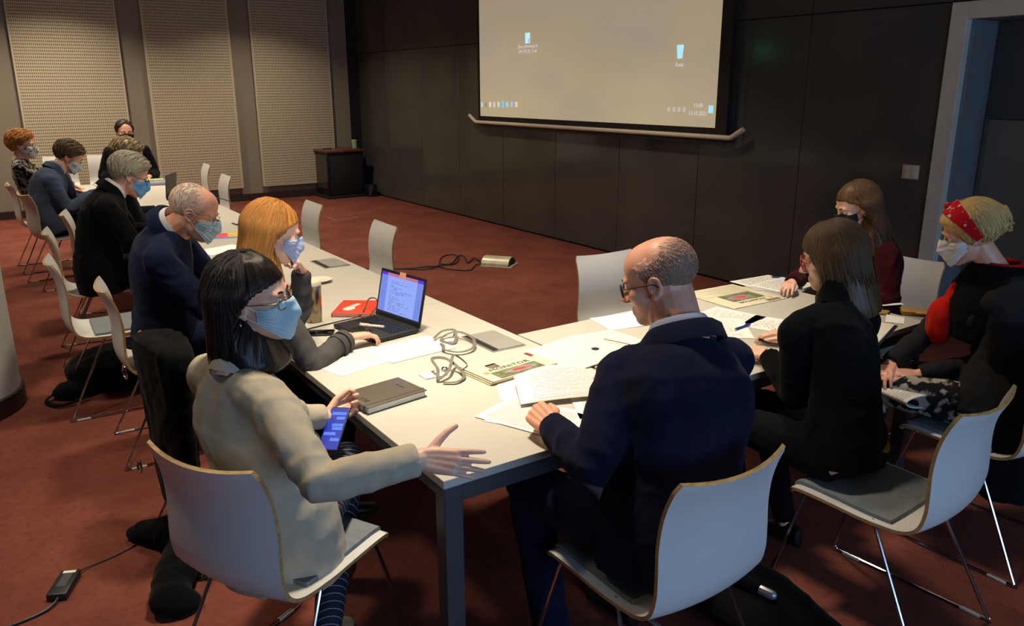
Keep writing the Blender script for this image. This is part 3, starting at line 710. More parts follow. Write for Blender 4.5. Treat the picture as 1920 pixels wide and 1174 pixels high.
    for c in K.get('blobs', ()): J1.ball(V3(*c[0]), c[1], n=16, R=np.stack([sr, sd, V3(0, 0, 1)], 1))
    if fem:
        ch = quad(pel, (pel + neck) / 2, neck, .66) + sd * .085 * s
        for q in (-1, 1): J1.ball(ch + sr * q * .066 * s, np.array([.062, .045, .062]) * s, n=14)
    jm = remesh(J1, cv, K.get('csm', 5), .5)
    cen = [(el[k], el[k] - sh[k], .085, .0055, 48) for k in 'LR'] + [(sh[k] + (el[k] - sh[k]) * .2, sh[k] - pel, .09, .005, 45) for k in 'LR'] + [(pel + V3(0, 0, .12) - pd * .1, V3(0, 0, 1), .16, .006, 45)] + [((el[k] + wr[k]) / 2, wr[k] - el[k], .1, .002, 40) for k in 'LR']
    folds(jm, K.get('fold', .006), cen, K.get('seed', 0.)); J(jm)
    top = obj(K.get('topname', 'jacket'), jm, K['top'], root, sharp=0)
    tv = MB()
    for k in 'LR':
        tr = np.array(K.get('trouser', (.098, .088, .070, .060, .056) if not fem else (.096, .084, .064, .054, .046))) * s
        tv.tube(np.concatenate([bez([hip[k] + pd * -.03, (hip[k] + kn[k]) / 2, kn[k]], 3), bez([kn[k], (kn[k] + an[k]) / 2, an[k] + V3(0, 0, .0)], 3)[1:]]), np.interp(np.linspace(0, 1, 13), [0, .25, .5, .75, 1], tr), 14, round_end=False)
        tv.ball(kn[k], .068 * s if not fem else .062 * s)
    tv.ball(pel - V3(0, 0, .005), np.array([.155, .12, .10]) * s, n=18, R=np.stack([pr, pd, V3(0, 0, 1)], 1))
    tm = remesh(tv, cv, 5, .5); folds(tm, .003, [(kn[k], kn[k] - hip[k], .1, .006, 60) for k in 'LR'], 4.); J(tm)
    obj('trousers', tm, K['bottom'], root, sharp=0)
    for k in 'LR':
        f = nrm(np.append(kn[k][:2] - hip[k][:2], 0)); f = nrm(f + (pd - f) * .5); r = V3(f[1], -f[0], 0); sm = MB()
        c = V3(an[k][0], an[k][1], 0)
        sm.loft([[c + f * y + r * (w * math.cos(a) * s) + V3(0, 0, max(0.0, (h * (.5 + .5 * math.sin(a))))) for a in np.arange(14) * 2 * PI / 14] for y, w, h in ((-.078, .014, .05), (-.07, .028, .085), (-.03, .034, .10), (.02, .036, .085), (.07, .043, .06), (.12, .042, .045), (.16, .028, .034), (.175, .010, .022))])
        obj('shoe', sm.xf(np.eye(3), -off), K.get('shoe', 'shoe_black'), root)
    # ---- collars
    nx = nrm(X((0, -.018, -.03)) - nb); cf = nrm(sd - nx * (sd @ nx)); cr = np.cross(cf, nx)
    def band(r0, r1, z0, z1, gap, thick, nn=26, drop_front=0.):
        rings = []
        for t in np.linspace(gap, 2 * PI - gap, nn):
            fx = math.cos(t); dz = -drop_front * max(0, fx) ** 1.5
            o_ = cf * math.cos(t) + cr * math.sin(t)
            P = [(r0, z0), (r0 + (r1 - r0) * .15, z1), (r0 + (r1 - r0) * .4, z1 + .004), (r1, z1 - .012), (r1 + .006, z0 - .006), (r1 - thick, z0 - .004), (r0 + .3 * (r1 - r0), z1 - thick - .004), (r0 + thick * .7, z0)]
            c = neck + cf * K.get('colf', .0); rings.append([c + o_ * np.array(q[0] * s) * np.array(1.0) + nx * (q[1] + dz) for q in P])
        return MB().loft(rings)
    if 'shirt' in K: obj('shirt_collar', band(nr * 1.02, nr * 1.22, -.012, K.get('shz', .050), .25, .004, drop_front=.035).xf(np.eye(3), -off), K['shirt'], root, sharp=60)
    if K.get('collar', True): obj('collar', band(nr * 1.22, nr * 1.62, -.018, K.get('colz', .030), .55, .006, drop_front=.05).xf(np.eye(3), -off), K['top'], root, sharp=60)
    if 'lapel' in K:
        bv = BVHTree.FromPolygons([tuple(v.co) for v in jm.vertices], [tuple(p.vertices) for p in jm.polygons])
        def onto(p, d_):
            h = bv.ray_cast(Vector(p + d_ * .4 - off), Vector(-d_)); q = h[0] if h[0] else bv.find_nearest(Vector(p - off))[0]; return np.array(q)
        c0 = neck + sd * .06 * s - V3(0, 0, .02)
        mats, depth = K['lapel'], K.get('lapd', .30)
        G = [[onto(c0 + sr * x * (1 - v) * .062 * s - V3(0, 0, v * depth * s), sd) + sd * .004 for x in np.linspace(-1, 1, 9)] for v in np.linspace(0, .97, 10)]
        obj('shirt_front', MB().sheet(np.array(G), thick=.002, nrm_=sd), mats[0], root)
        for q in (-1, 1):
            G = [[onto(c0 + sr * q * ((1 - v) * .058 + x * (.058 * math.sin(PI * min(1, .25 + v * .8)))) * s - V3(0, 0, v * depth * s - .012), sd) + sd * (.008 - x * .002) for x in np.linspace(0, 1, 5)] for v in np.linspace(0, 1, 12)]
            obj('lapel', MB().sheet(np.array(G), thick=.004, nrm_=sd), K['top'], root)
        if len(mats) > 1:
            G = [[onto(c0 + sr * x * (.014 + .012 * v) * s - V3(0, 0, .02 + v * (depth - .02) * s), sd) + sd * .008 for x in (-1, 0, 1)] for v in np.linspace(0, .95, 8)]
            obj('tie', MB().sheet(np.array(G), thick=.003, nrm_=sd), mats[1], root)
    # ---- hair
    hm = MB(); st = K['hair']; hc = K['hairmat']; sdn = K.get('seed', 0.)
    if st in ('short', 'stubble'):
        th, bald = K.get('hth', .012), K.get('bald')
        r, m = hair_hull(st, R0, fem, None, th, bald, sdn); hm.add(XA(ICO * r[:, None]), ICOF, uv=ICOUV if st == 'short' else np.stack([ICOUV[:, 0], m], 1))
        rf = lambda d: hair_hull(st, None, fem, d, th, bald, sdn)
        samp = lambda g, n: (lambda q: q / np.linalg.norm(q, axis=1)[:, None])(g.normal(size=(n, 3)) * V3(1, 1, 1) + V3(0, -.1, .55))
        fl = K.get('flow', lambda d: np.stack([d[:, 0] * .7 + .25, -.4 + 0 * d[:, 0] + d[:, 1] * .2, -.55 + .2 * d[:, 2]], 1))
        tufts(hm, rf, X, hs, K.get('ntuft', 700 if near else 260), samp, fl, K.get('tl', .035), 5, K.get('tr', .0030), th * .25, K.get('spike', 0.))
    else:
        r, f = hair_hull(st, None, fem, ICO, seed=sdn, tuck=K.get('tuck', False)); hm.add(XA(ICO * r[:, None]), ICOF, uv=ICOUV)
        zmax = {'bob': 132, 'bobdark': 140, 'long': 150, 'wavy': 148, 'updo': 100}[st]; nl = K.get('nlock', 320 if near else 150)
        if st == 'updo':
            locks(hm, f, X, hs, nl // 2, -70, 70, (50, 80), 3, .009, wave=.05); locks(hm, f, X, hs, nl, 60, 300, (70, 115), 4, .009, wave=.07)
            g = np.random.default_rng(9)
            for i in range(26):
                a = g.uniform(0, 2 * PI); c = X((.03 * math.cos(a), -.125 - g.uniform(0, .02), .03 + .035 * math.sin(a)))
                hm.tube([c + hs * (H @ (np.array([math.cos(q + a) * .018, -.008 * q * .4, math.sin(q + a) * .018]))) for q in np.linspace(0, 4.5, 10)], np.linspace(.006, .0015, 10) * hs, 5)
        else:
            locks(hm, f, X, hs, nl, 78 if K.get('tuck') else 48, 282 if K.get('tuck') else 312, (zmax - 22, zmax), 3, K.get('lockr', .0080), part=K.get('part', .03), wave=K.get('wave', .02))
            if K.get('tuck'):
                locks(hm, f, X, hs, nl // 2, 80, 112, (86, 108), 8, .006, part=K.get('part', .05)); locks(hm, f, X, hs, nl // 2, 248, 280, (86, 108), 10, .006, part=K.get('part', .05)); locks(hm, f, X, hs, nl // 3, 100, 260, (zmax - 30, zmax), 12, .007)
            else:
                locks(hm, f, X, hs, nl // 3, -60, 60, (52, 72), 6, .0075, part=0.)
                locks(hm, f, X, hs, nl // 4, 40, 100, (95, zmax - 8), 8, .006, part=.05); locks(hm, f, X, hs, nl // 4, 260, 320, (95, zmax - 8), 10, .006, part=.05)
    obj('hair', hm.xf(np.eye(3), -off), hc, root, sharp=0)
    # ---- mask
    if 'mask' in K:
        hf = HEADS[fem][0]
        def mf(p):
            a = smin(hf(p), sdc(p, (0, .098, .0), (0, .106, -.045), .014, .02), .03); a = smin(a, sde(p, (0, .068, -.085), (.040, .034, .034)), .04); return a
        nu, nv = 33, 17; D = np.zeros((nu, nv, 3)); PL = np.zeros((nu, nv))
        for i, u in enumerate(np.linspace(-1, 1, nu)):
            for j, v in enumerate(np.linspace(0, 1, nv)):
                a = math.radians(62) * u; zt = np.interp(abs(u), [0, .25, 1], [.052, -.02, -.16]); zb = np.interp(abs(u), [0, .5, 1], [-1.24, -1.02, -.80])
                z = zt + (zb - zt) * v; D[i, j] = nrm((math.sin(a), math.cos(a), z)); PL[i, j] = .0013 * math.sin(v * 4 * 2 * PI) * (1 - abs(u)) if K.get('pleat', True) else 0
        r = star(mf, D.reshape(-1, 3), .22, 80).reshape(nu, nv) + .004 + PL
        G = XA((D * r[..., None]).reshape(-1, 3)).reshape(nu, nv, 3)
        mk = MB(); uvk = mk.sheet(G - off, thick=.0016, nrm_=H[:, 1])
        mo = obj('face_mask', mk, K['mask'], root, sharp=60)
        for q, e in ((0, -1), (nu - 1, 1)):
            for j, zz in ((1, .012), (nv - 2, -.022)):
                pts = bez([G[q, j], (G[q, j] + X((e * .083, .008, zz))) / 2 + (H[:, 0] * e * .004), X((e * .087, .004, zz)), X((e * .090, -.018, zz * .6))], 5)
                obj('ear_loop', MB().tube(pts - off, .0014 * hs, 6), K.get('loop', 'loop_white'), mo)
    # ---- glasses
    if 'glasses' in K:
        gm, rw, rh, gy = K['glasses']; gl = MB(); ring = []; gz = K.get('gz', -.004)
        gs = obj('spectacles', MB().box((0, 0, 0), (.001, .001, .001)), gm, root)
        for sx in (-1, 1):
            c = V3(sx * .034, gy, gz); P = [c + V3(rw * np.sign(math.cos(a)) * abs(math.cos(a)) ** .75, -.10 * 0 - abs(rw * math.cos(a) + sx * .034 - sx * .034) * 0 - .006 * (math.cos(a) * sx) , rh * np.sign(math.sin(a)) * abs(math.sin(a)) ** .75) for a in np.linspace(0, 2 * PI, 25)]
            if K.get('rim', True): gl.tube([X(p) for p in P], K.get('rimr', .0017) * hs, 6)
            lens = MB().loft([[X(p) + H[:, 1] * e for p in P[:-1]] for e in (-.0004, .0004)]); obj('lens', lens.xf(np.eye(3), -off), 'glass_lens', gs)
            gl.tube([X(p) for p in bez([(sx * (.034 + rw), gy - .006, gz + .008), (sx * .074, gy - .03, gz + .010), (sx * .082, .03, gz + .011), (sx * .084, -.004, gz + .010), (sx * .084, -.022, gz - .006)], 4)], .0014 * hs, 6)
        gl.tube([X((x, gy + .004, gz + .006)) for x in (-.016, 0, .016)], .0013 * hs, 6)
        me2 = gl.xf(np.eye(3), -off).mesh('spectacles'); me2.materials.append(M[gm]); me2.polygons.foreach_set('use_smooth', [True] * len(me2.polygons)); gs.data = me2
    return dict(root=root, X=X, H=H, off=off, hs=hs, sh=sh, el=el, wr=wr, neck=neck, pel=pel, kn=kn, an=an, hip=hip, sd=sd, sr=sr, pd=pd, pr=pr, jacket=top)

# ================================================================== PEOPLE: who sits where
M['skin_fair'] = skin('skin_fair', (224, 180, 154)); M['skin_tan'] = skin('skin_tan', (206, 156, 126)); M['skin_ruddy'] = skin('skin_ruddy', (218, 164, 138)); M['skin_pale'] = skin('skin_pale', (228, 186, 164))
M['eye_white'] = pm('eye_white', (214, 206, 198), .25, var=.02); M['iris'] = pm('iris', (40, 28, 20), .15, var=.2, scale=200)
M['shoe_black'] = pm('black_leather', (18, 16, 16), .4, bump=.1); M['shoe_beige'] = pm('beige_leather', (160, 146, 124), .5, bump=.1)
HM = lambda n, a, b, r=.42: M.__setitem__(n, hairmat(n, a, b, r))
HM('hair_black', (14, 10, 9), (40, 28, 23), .36); HM('hair_brown_bob', (46, 33, 24), (104, 78, 50)); HM('hair_gold', (146, 88, 36), (204, 142, 66)); HM('hair_brown', (58, 40, 28), (112, 82, 54))
HM('hair_blonde', (178, 136, 72), (236, 200, 136)); 
def stubblemat(n, sk, hc):
    t = NT(n); v = t.coord('Object'); uv = t.coord('UV'); sp = t.n('ShaderNodeSeparateXYZ'); t.l(uv, sp.inputs[0]); sc_ = t.noise(v, 420, 2)
    f = t.math('ADD', t.math('MULTIPLY', sp.outputs[1], 1.25), t.math('MULTIPLY', t.math('SUBTRACT', sc_, .5), 1.3)); f = t.math('MINIMUM', t.math('MAXIMUM', t.math('SUBTRACT', f, .22), 0.0), 1.0)
    t.col(t.mix(t.math('MULTIPLY', f, .86), lin(sk), lin(hc))); t.rough(.65); t.bump(sc_, .3, .001); M[n] = t.m
stubblemat('hair_stubble', (218, 164, 138), (92, 78, 60)); stubblemat('hair_white', (218, 166, 140), (206, 196, 176)); HM('brow_dark', (70, 56, 42), (104, 86, 66), .7); HM('brow_white', (168, 156, 134), (212, 202, 182), .6); HM('hair_grey', (128, 118, 98), (196, 186, 164)); HM('hair_greybrown', (100, 84, 60), (160, 138, 102)); HM('hair_darkbrown', (58, 42, 28), (104, 78, 50)); HM('hair_neardark', (26, 17, 13), (56, 38, 26)); HM('hair_orange', (136, 76, 24), (206, 136, 58))
def maskmat(n, c):
    t = NT(n); c = lin(c); t.col(c); t.rough(.75); t.b.inputs['Subsurface Weight'].default_value = .0; v = t.coord('UV', (1, 1, 1)); sp = t.n('ShaderNodeSeparateXYZ'); t.l(v, sp.inputs[0])
    w = t.math('SINE', t.math('MULTIPLY', sp.outputs[1], 38)); t.bump(w, .3, .003); return t.m
M['mask_blue'] = maskmat('pale_blue_mask', (172, 202, 214)); M['mask_bright'] = maskmat('bright_blue_mask', (96, 158, 210)); M['mask_black'] = maskmat('black_mask', (16, 15, 16)); M['mask_white'] = maskmat('white_mask', (216, 208, 200)); M['mask_lilac'] = maskmat('lilac_blue_mask', (164, 178, 210)); M['mask_pale'] = maskmat('pale_grey_blue_mask', (176, 192, 204))
M['mask_print'] = cloth('white_mask_with_dark_print', (205, 204, 200), mottled=((40, 44, 52), 38, .56, .60)); M['loop_white'] = pm('mask_ear_loop', (205, 205, 205), .8); M['loop_black'] = pm('black_ear_loop', (20, 20, 20), .8)
M['navy_suit'] = cloth('navy_suit_wool', (18, 21, 42)); M['navy_jacket'] = cloth('navy_jacket_wool', (22, 29, 54)); M['black_suit'] = cloth('black_suit_wool', (10, 10, 12)); M['bluegrey_suit'] = cloth('blue_grey_suit_wool', (60, 70, 90)); M['charcoal_suit'] = cloth('charcoal_suit_wool', (15, 16, 20))
M['beige_blazer'] = cloth('beige_blazer_cloth', (176, 165, 144), .06); M['grey_jacket'] = cloth('grey_tweed', (74, 72, 70), .18, weave=500); M['black_knit'] = cloth('black_knit', (8, 9, 12)); M['burgundy'] = cloth('burgundy_knit', (58, 16, 20)); M['grey_knit'] = cloth('dark_grey_jersey', (38, 37, 38)); M['black_wool'] = cloth('black_wool_felt', (11, 12, 15)); M['red_blouse'] = cloth('red_blouse', (196, 30, 22), .1)
M['blouse_print'] = cloth('black_and_cream_print', (150, 142, 130), mottled=((26, 24, 26), 30, .47, .53)); M['trouser_print'] = cloth('black_and_cream_snake_print', (158, 150, 136), mottled=((28, 26, 28), 22, .44, .52))
M['shirt_blue'] = cloth('pale_blue_shirt', (142, 150, 172), .04); M['shirt_white'] = cloth('white_shirt', (206, 204, 202), .03); M['tie_dark'] = cloth('dark_tie', (40, 40, 70))
def pinstripe():
    t = NT('navy_pinstripe'); v = t.coord('Object'); sp = t.n('ShaderNodeSeparateXYZ'); t.l(v, sp.inputs[0])
    q = t.math('FRACT', t.math('MULTIPLY', t.math('ADD', t.math('ADD', sp.outputs[1], t.math('MULTIPLY', sp.outputs[2], .55)), t.math('MULTIPLY', sp.outputs[0], .35)), 1 / .021))
    t.col(t.mix(t.math('LESS_THAN', q, .10), lin((24, 27, 44)), lin((150, 156, 172)))); t.rough(.85); return t.m
M['pinstripe'] = pinstripe(); M['denim'] = cloth('dark_blue_denim', (34, 42, 64))
M['metal_rim'] = pm('gold_metal_rim', (150, 120, 70), .25, .9); M['dark_rim'] = pm('dark_tortoise_rim', (34, 22, 18), .3); M['red_rim'] = pm('red_blue_rim', (170, 30, 36), .3); M['black_rim'] = pm('black_rim', (18, 16, 16), .3)

P8 = person('woman in a beige blazer and blue mask, dark bob, gesturing with her right hand', dict(
    pel=(-.35, .37, .555), neck=(-.425, .365, 1.045), head=(-.352, .395, 1.212), pd=(.75, .66), sd=(.95, .30), shR=(-.375, .205, .985), shL=(-.455, .52, .995), bow=.0,
    wrR=(-.117, -.095, .878), elR=(-.43, -.08, .80), wrL=(-.095, .60, .735), elL=(-.36, .72, .70), s=.96, fem=True, face=(.80, -.60), pitch=2, roll=-4, skin='skin_fair', brow='hair_black',
    handR=((.80, -.58, -.10), (-.45, -.75, .48), 'open'), handL=((.85, .15, .12), (.1, .7, -.7), 'hold'), top='beige_blazer', bottom='pinstripe', shoe='shoe_beige', knL=(-.10, .82, .56), knR=(-.04, .60, .57), anL=(-.06, .78, .09), anR=(-.21, .42, .09), fat=1.02,
    hem=-.36, hair='bobdark', hairmat='hair_black', part=.10, tuck=.104, mask='mask_blue', glasses=('metal_rim', .024, .0165, .103), rimr=.0012, seed=1.3, fold=.008, csm=4, lockr=.009, vox=.0032, collar=False, shirt='beige_blazer', shz=.012))
P9 = person('bald man in a navy suit and glasses, back turned, turning a page', dict(
    pel=(.56, -.30, .56), neck=(.668, -.185, 1.068), head=(.676, -.085, 1.216), pd=(-.05, 1), sd=(-.06, 1), shL=(.49, -.15, 1.0), shR=(.858, -.205, .985), bow=.055, wrL=(.366, .008, .805), elL=(.309, -.20, .78), wrR=(.86, .22, .79), elR=(.96, -.05, .75),
    s=1.03, hs=1.0, face=(-.55, .835), pitch=-16, skin='skin_ruddy', brow='brow_dark', handL=((.10, .97, .10), (-.62, .10, .78), 'hold'), handR=((-.5, .85, 0), (.1, 0, 1), 'hold'), top='navy_suit', bottom='navy_suit', knL=(.36, .12, .57), knR=(.70, .16, .57), anL=(.36, -.02, .09), anR=(.7, .05, .09),
    hair='stubble', hairmat='hair_stubble', hth=.002, nk=1.14, bald=((0, .42, .91), .30, .82), ntuft=2600, tl=.010, tr=.0009, shirt='shirt_blue', glasses=('dark_rim', .0235, .018, .106), rimr=.0024, seed=2.1, fat=1.17, hem=-.24, fold=.006, vox=.0032, belly=.02))
P10 = person('woman in a black cardigan with a brown bob, back turned, at the cross table', dict(
    pel=(1.43, -.24, .55), neck=(1.52, -.085, 1.025), head=(1.600, -.01, 1.165), pd=(-.12, 1), sd=(-.12, 1), shL=(1.345, -.07, .955), shR=(1.68, -.115, .95), bow=.05, wrL=(1.46, .12, .785), elL=(1.36, -.14, .5), wrR=(1.74, .22, .785), elR=(1.78, -.05, .72),
    s=.93, fem=True, face=(-.62, .78), pitch=-14, skin='skin_fair', brow='hair_brown', handL=((-.2, .9, -.1), (-.4, .1, .9), 'hold'), handR=((-.6, .8, 0), (0, 0, 1), 'relaxed'), top='black_knit', topname='cardigan', bottom='black_wool', knL=(1.30, .17, .55), knR=(1.54, .18, .55), anL=(1.3, .05, .09), anR=(1.56, .05, .09),
    hair='bob', hairmat='hair_brown_bob', seed=3.2, glasses=('red_rim', .026, .020, .108), rimr=.0026, collar=False, shirt='black_knit', shz=.06, hem=-.12, fold=.006, lockr=.0085, part=.02))
P11 = person('woman in a burgundy sweater and black mask at the end of the cross table', dict(
    pel=(2.95, .64, .55), neck=(2.85, .62, 1.025), head=(2.745, .655, 1.168), pd=(-.97, .2), sd=(-.95, .3), shL=(2.775, .485, .965), shR=(2.82, .79, .965), wrL=(2.50, .47, .785), elL=(2.70, .40, .72), wrR=(2.48, .80, .785), elR=(2.70, .95, .72), bow=.05,
    s=.93, fem=True, face=(-.86, .50), pitch=-18, skin='skin_pale', brow='hair_brown', top='burgundy', topname='sweater', bottom='black_wool', knL=(2.56, .55, .55), knR=(2.56, .78, .55), anL=(2.62, .55, .09), anR=(2.62, .78, .09), hair='wavy', hairmat='hair_brown', tuck=.112, wave=.10, seed=4.4, mask='mask_black', loop='loop_black', pleat=False, collar=False, hem=-.1))
P12 = person('woman in a black shawl with a red headband and white mask, magazine on her lap', dict(
    pel=(2.27, -.34, .56), neck=(2.425, -.215, 1.03), head=(2.338, -.115, 1.188), pd=(-.35, .93), sd=(-.60, .80), shL=(2.275, -.285, .955), shR=(2.53, -.09, .955), wrL=(2.155, -.085, .622), elL=(2.33, -.26, .66), wrR=(2.12, .02, .645), elR=(2.50, .03, .70), bow=.06,
    s=.98, fem=True, face=(-.62, .785), pitch=-18, skin='skin_ruddy', brow='hair_blonde', handL=((-.92, .38, .10), (.1, -.25, .96), 'flat'), handR=((-.85, -.3, -.1), (-.1, .2, 1), 'relaxed'), top='grey_knit', topname='jersey_top', bottom='trouser_print', knL=(2.03, .03, .56), knR=(2.2, .16, .56), anL=(2.05, .0, .09), anR=(2.2, .1, .09),
    hair='updo', hairmat='hair_blonde', seed=5.0, mask='mask_white', collar=False, hem=-.18, fat=1.12))
P7 = person('strawberry blonde woman in a grey jacket, chin on hand, typing on the laptop', dict(
    pel=(-.2, 1.32, .55), neck=(-.075, 1.335, 1.06), head=(.012, 1.345, 1.215), pd=(1, 0), sd=(.98, -.1), wrL=(.165, 1.50, 1.02), elL=(.22, 1.56, .79), wrR=(.235, 1.20, .79), elR=(.02, 1.08, .77), shR=(-.06, 1.18, .975), shL=(-.01, 1.49, .985), bow=.05,
    s=.94, fem=True, face=(.99, -.04), pitch=-14, skin='skin_fair', brow='hair_gold', handR=((1, .06, -.06), (-.05, .1, 1), 'type'), handL=((-.45, -.55, .70), (.75, -.1, .5), 'fist'), top='grey_jacket', bottom='black_wool', hair='long', hairmat='hair_gold', tuck=.112, part=.05, seed=6.6, mask='mask_lilac', hem=-.1, fold=.005, vox=.0035))
P6 = person('white-haired balding man in a navy jacket, glasses and pale blue mask, reading', dict(
    pel=(-.24, 2.40, .56), neck=(-.175, 2.29, 1.125), head=(-.085, 2.205, 1.196), pd=(1, -.06), sd=(.96, -.28), shR=(-.285, 2.08, 1.03), shL=(-.12, 2.49, 1.03), wrR=(.12, 2.05, .785), elR=(-.12, 2.0, .73), wrL=(.25, 2.4, .785), elL=(.05, 2.58, .75), bow=.10,
    s=1.02, face=(.90, -.43), pitch=-22, skin='skin_ruddy', brow='brow_white', top='navy_jacket', bottom='navy_jacket', hair='stubble', hairmat='hair_white', hth=.004, nk=1.08, bald=((0, .66, .75), .40, .90), ntuft=1500, tl=.014, tr=.0011, shirt='shirt_white', mask='mask_blue', glasses=('metal_rim', .024, .017, .107), rim=True, rimr=.0009, seed=7.1, fat=1.12, hem=-.24, vox=.004, belly=.03))
P5 = person('grey-haired man in a black suit, dark glasses and bright blue mask, head bowed', dict(
    pel=(-.3, 4.2, .56), neck=(-.15, 4.2, 1.10), head=(-.043, 4.195, 1.195), pd=(1, -.06), sd=(1, -.1), shR=(-.235, 3.99, 1.03), shL=(-.16, 4.40, 1.03), wrR=(.15, 4.02, .785), elR=(-.14, 3.93, .72), wrL=(.2, 4.4, .785), elL=(.0, 4.5, .73), bow=.09,
    s=1.04, hs=1.08, face=(1, -.10), pitch=-24, skin='skin_ruddy', brow='hair_grey', top='black_suit', bottom='black_suit', hair='short', hairmat='hair_grey', hth=.018, ntuft=1500, tl=.045, tr=.0026, shirt='shirt_white', mask='mask_bright', glasses=('black_rim', .024, .017, .107), rimr=.0018, seed=8.2, fat=1.1, hem=-.24, vox=.005))
P4 = person('grey-brown haired man in a dark suit, almost hidden behind the grey-haired man', dict(
    pel=(-.12, 5.08, .56), neck=(.0, 5.12, 1.085), head=(.10, 5.13, 1.245), pd=(1, 0), sd=(1, 0), wrR=(.295, 5.1, .785), elR=(.1, 4.95, .73), wrL=(.3, 5.35, .785), bow=.05, handR=((1, .1, -.05), (0, .1, 1), 'type'),
    s=1.0, hs=1.06, face=(1, -.05), pitch=-18, skin='skin_tan', brow='hair_greybrown', top='charcoal_suit', bottom='charcoal_suit', hair='short', hairmat='hair_greybrown', hth=.016, tl=.04, tr=.0032, ntuft=600, seed=9.4, mask='mask_blue', near=False, hem=-.2))
P2 = person('man in a blue-grey suit with brown hair, bent low over the table near the column', dict(
    pel=(-.36, 6.72, .56), neck=(-.265, 6.79, 1.035), head=(-.145, 6.82, 1.145), pd=(1, .05), sd=(1, -.02), shR=(-.345, 6.59, .965), shL=(-.22, 6.99, .965), wrR=(-.03, 6.62, .80), elR=(-.27, 6.52, .74), wrL=(.1, 7.0, .785), bow=.13,
    s=1.04, hs=1.08, face=(.98, -.18), pitch=-34, skin='skin_ruddy', brow='hair_darkbrown', top='bluegrey_suit', bottom='charcoal_suit', hair='short', hairmat='hair_darkbrown', hth=.02, tl=.045, tr=.0035, ntuft=600, seed=10.5, mask='mask_pale', shirt='shirt_blue', near=False, fat=1.18, hem=-.2))
P1 = person('woman with short orange hair, printed mask and black and cream blouse, at the far left', dict(
    pel=(-.40, 7.56, .56), neck=(-.51, 7.5, 1.10), head=(-.465, 7.50, 1.225), pd=(1, -.1), sd=(1, -.15), wrR=(-.1, 7.4, .785), wrL=(-.05, 7.75, .785), bow=.0, s=.96, hs=1.04, fem=True, face=(.95, -.3), pitch=-4, skin='skin_fair', brow='hair_orange', top='blouse_print', topname='blouse', bottom='denim', hair='short', hairmat='hair_orange', hth=.024, tl=.05, tr=.004, ntuft=700, seed=11.2, mask='mask_print', pleat=False, glasses=('dark_rim', .024, .018, .108), near=False, collar=False, hem=-.14))
P3 = person('man in a charcoal suit, white collar and black mask, facing the camera', dict(
    pel=(.6, 8.55, .56), neck=(.598, 8.43, 1.125), head=(.588, 8.35, 1.275), pd=(0, -1), sd=(0, -1), wrR=(.42, 8.22, .79), wrL=(.76, 8.2, .79), elR=(.33, 8.45, .80), elL=(.87, 8.45, .80), bow=.03, s=1.02, hs=1.06, face=(.05, -1), pitch=-4, skin='skin_ruddy', brow='hair_neardark', top='charcoal_suit', bottom='charcoal_suit', hair='short', hairmat='hair_neardark', bald=((0, .9, .43), .80, .92), hth=.009, tl=.03, tr=.004, seed=12.1, mask='mask_black', loop='loop_black', pleat=False, shirt='shirt_white', lapel=('shirt_white',), near=False))

# ================================================================== THINGS ON AND AROUND THE TABLES
ZT = .7405
def docmat(name, rows, seed, dens=.45, margin=.1, ink=(96, 92, 92), base=(230, 227, 221), cols=26, top=.94):
    t = NT(name); v = t.coord('UV'); sp = t.n('ShaderNodeSeparateXYZ'); t.l(v, sp.inputs[0]); u, w = sp.outputs[0], sp.outputs[1]
    row = t.math('FLOOR', t.math('MULTIPLY', w, rows)); line = t.math('LESS_THAN', t.math('FRACT', t.math('MULTIPLY', w, rows)), .42)
    cb = t.n('ShaderNodeCombineXYZ'); t.l(t.math('MULTIPLY', u, cols), cb.inputs[0]); t.l(t.math('MULTIPLY', row, 3.7), cb.inputs[1]); cb.inputs[2].default_value = seed
    word = t.math('GREATER_THAN', t.noise(cb.outputs[0], 1.0, 2), dens)
    cr = t.n('ShaderNodeCombineXYZ'); t.l(t.math('MULTIPLY', row, 1.31), cr.inputs[0]); cr.inputs[1].default_value = seed * 2.3
    wn = t.n('ShaderNodeTexWhiteNoise'); t.l(cr.outputs[0], wn.inputs['Vector'])
    full = t.math('LESS_THAN', u, t.math('ADD', .55, t.math('MULTIPLY', t.math('MINIMUM', t.math('MULTIPLY', wn.outputs['Value'], 2.2), 1.0), .45 - margin)))
    m = t.math('MULTIPLY', t.math('MULTIPLY', line, word), t.math('MULTIPLY', full, t.math('GREATER_THAN', u, margin)))
    m = t.math('MULTIPLY', m, t.math('MULTIPLY', t.math('GREATER_THAN', w, .07), t.math('LESS_THAN', w, top)))
    t.col(t.mix(t.math('MULTIPLY', m, .8), lin(base), lin(ink))); t.rough(.8); return t.m
M['doc_a'] = docmat('printed_letter', 40, 1.7); M['doc_b'] = docmat('printed_agenda', 30, 4.2, .5, .16); M['doc_c'] = docmat('ruled_notes', 24, 7.7, .38, .08, (150, 134, 110)); M['doc_d'] = docmat('printed_reddish_list', 26, 3.1, .42, .14, (150, 118, 116)); M['news_text'] = docmat('newspaper_columns', 46, 5.5, .40, .04, (132, 124, 104), (208, 200, 174), 60, .97)
def sheet(label, c, w, h, rz, mat, z=ZT, name='paper_sheet', curl=0., cat='paper', group=None, n=5):
    """one leaf of paper lying flat; u across (w), v along (h)"""
    t = np.linspace(-.5, .5, n); G = np.array([[(a * w, b * h, curl * (a + .5) ** 2 * (1 if curl > 0 else -1) * 1.0) for b in t] for a in t])
    if curl: G[..., 2] = abs(curl) * ((G[..., 0] / w + .5) ** 2) * .5 * (1 + G[..., 1] / h)
    o = obj(name, MB().sheet(G, thick=.0006, nrm_=(0, 0, 1)), mat, None, sharp=60, loc=(c[0], c[1], z + .0008), rz=R_(rz)); return tag(o, label, cat, group)

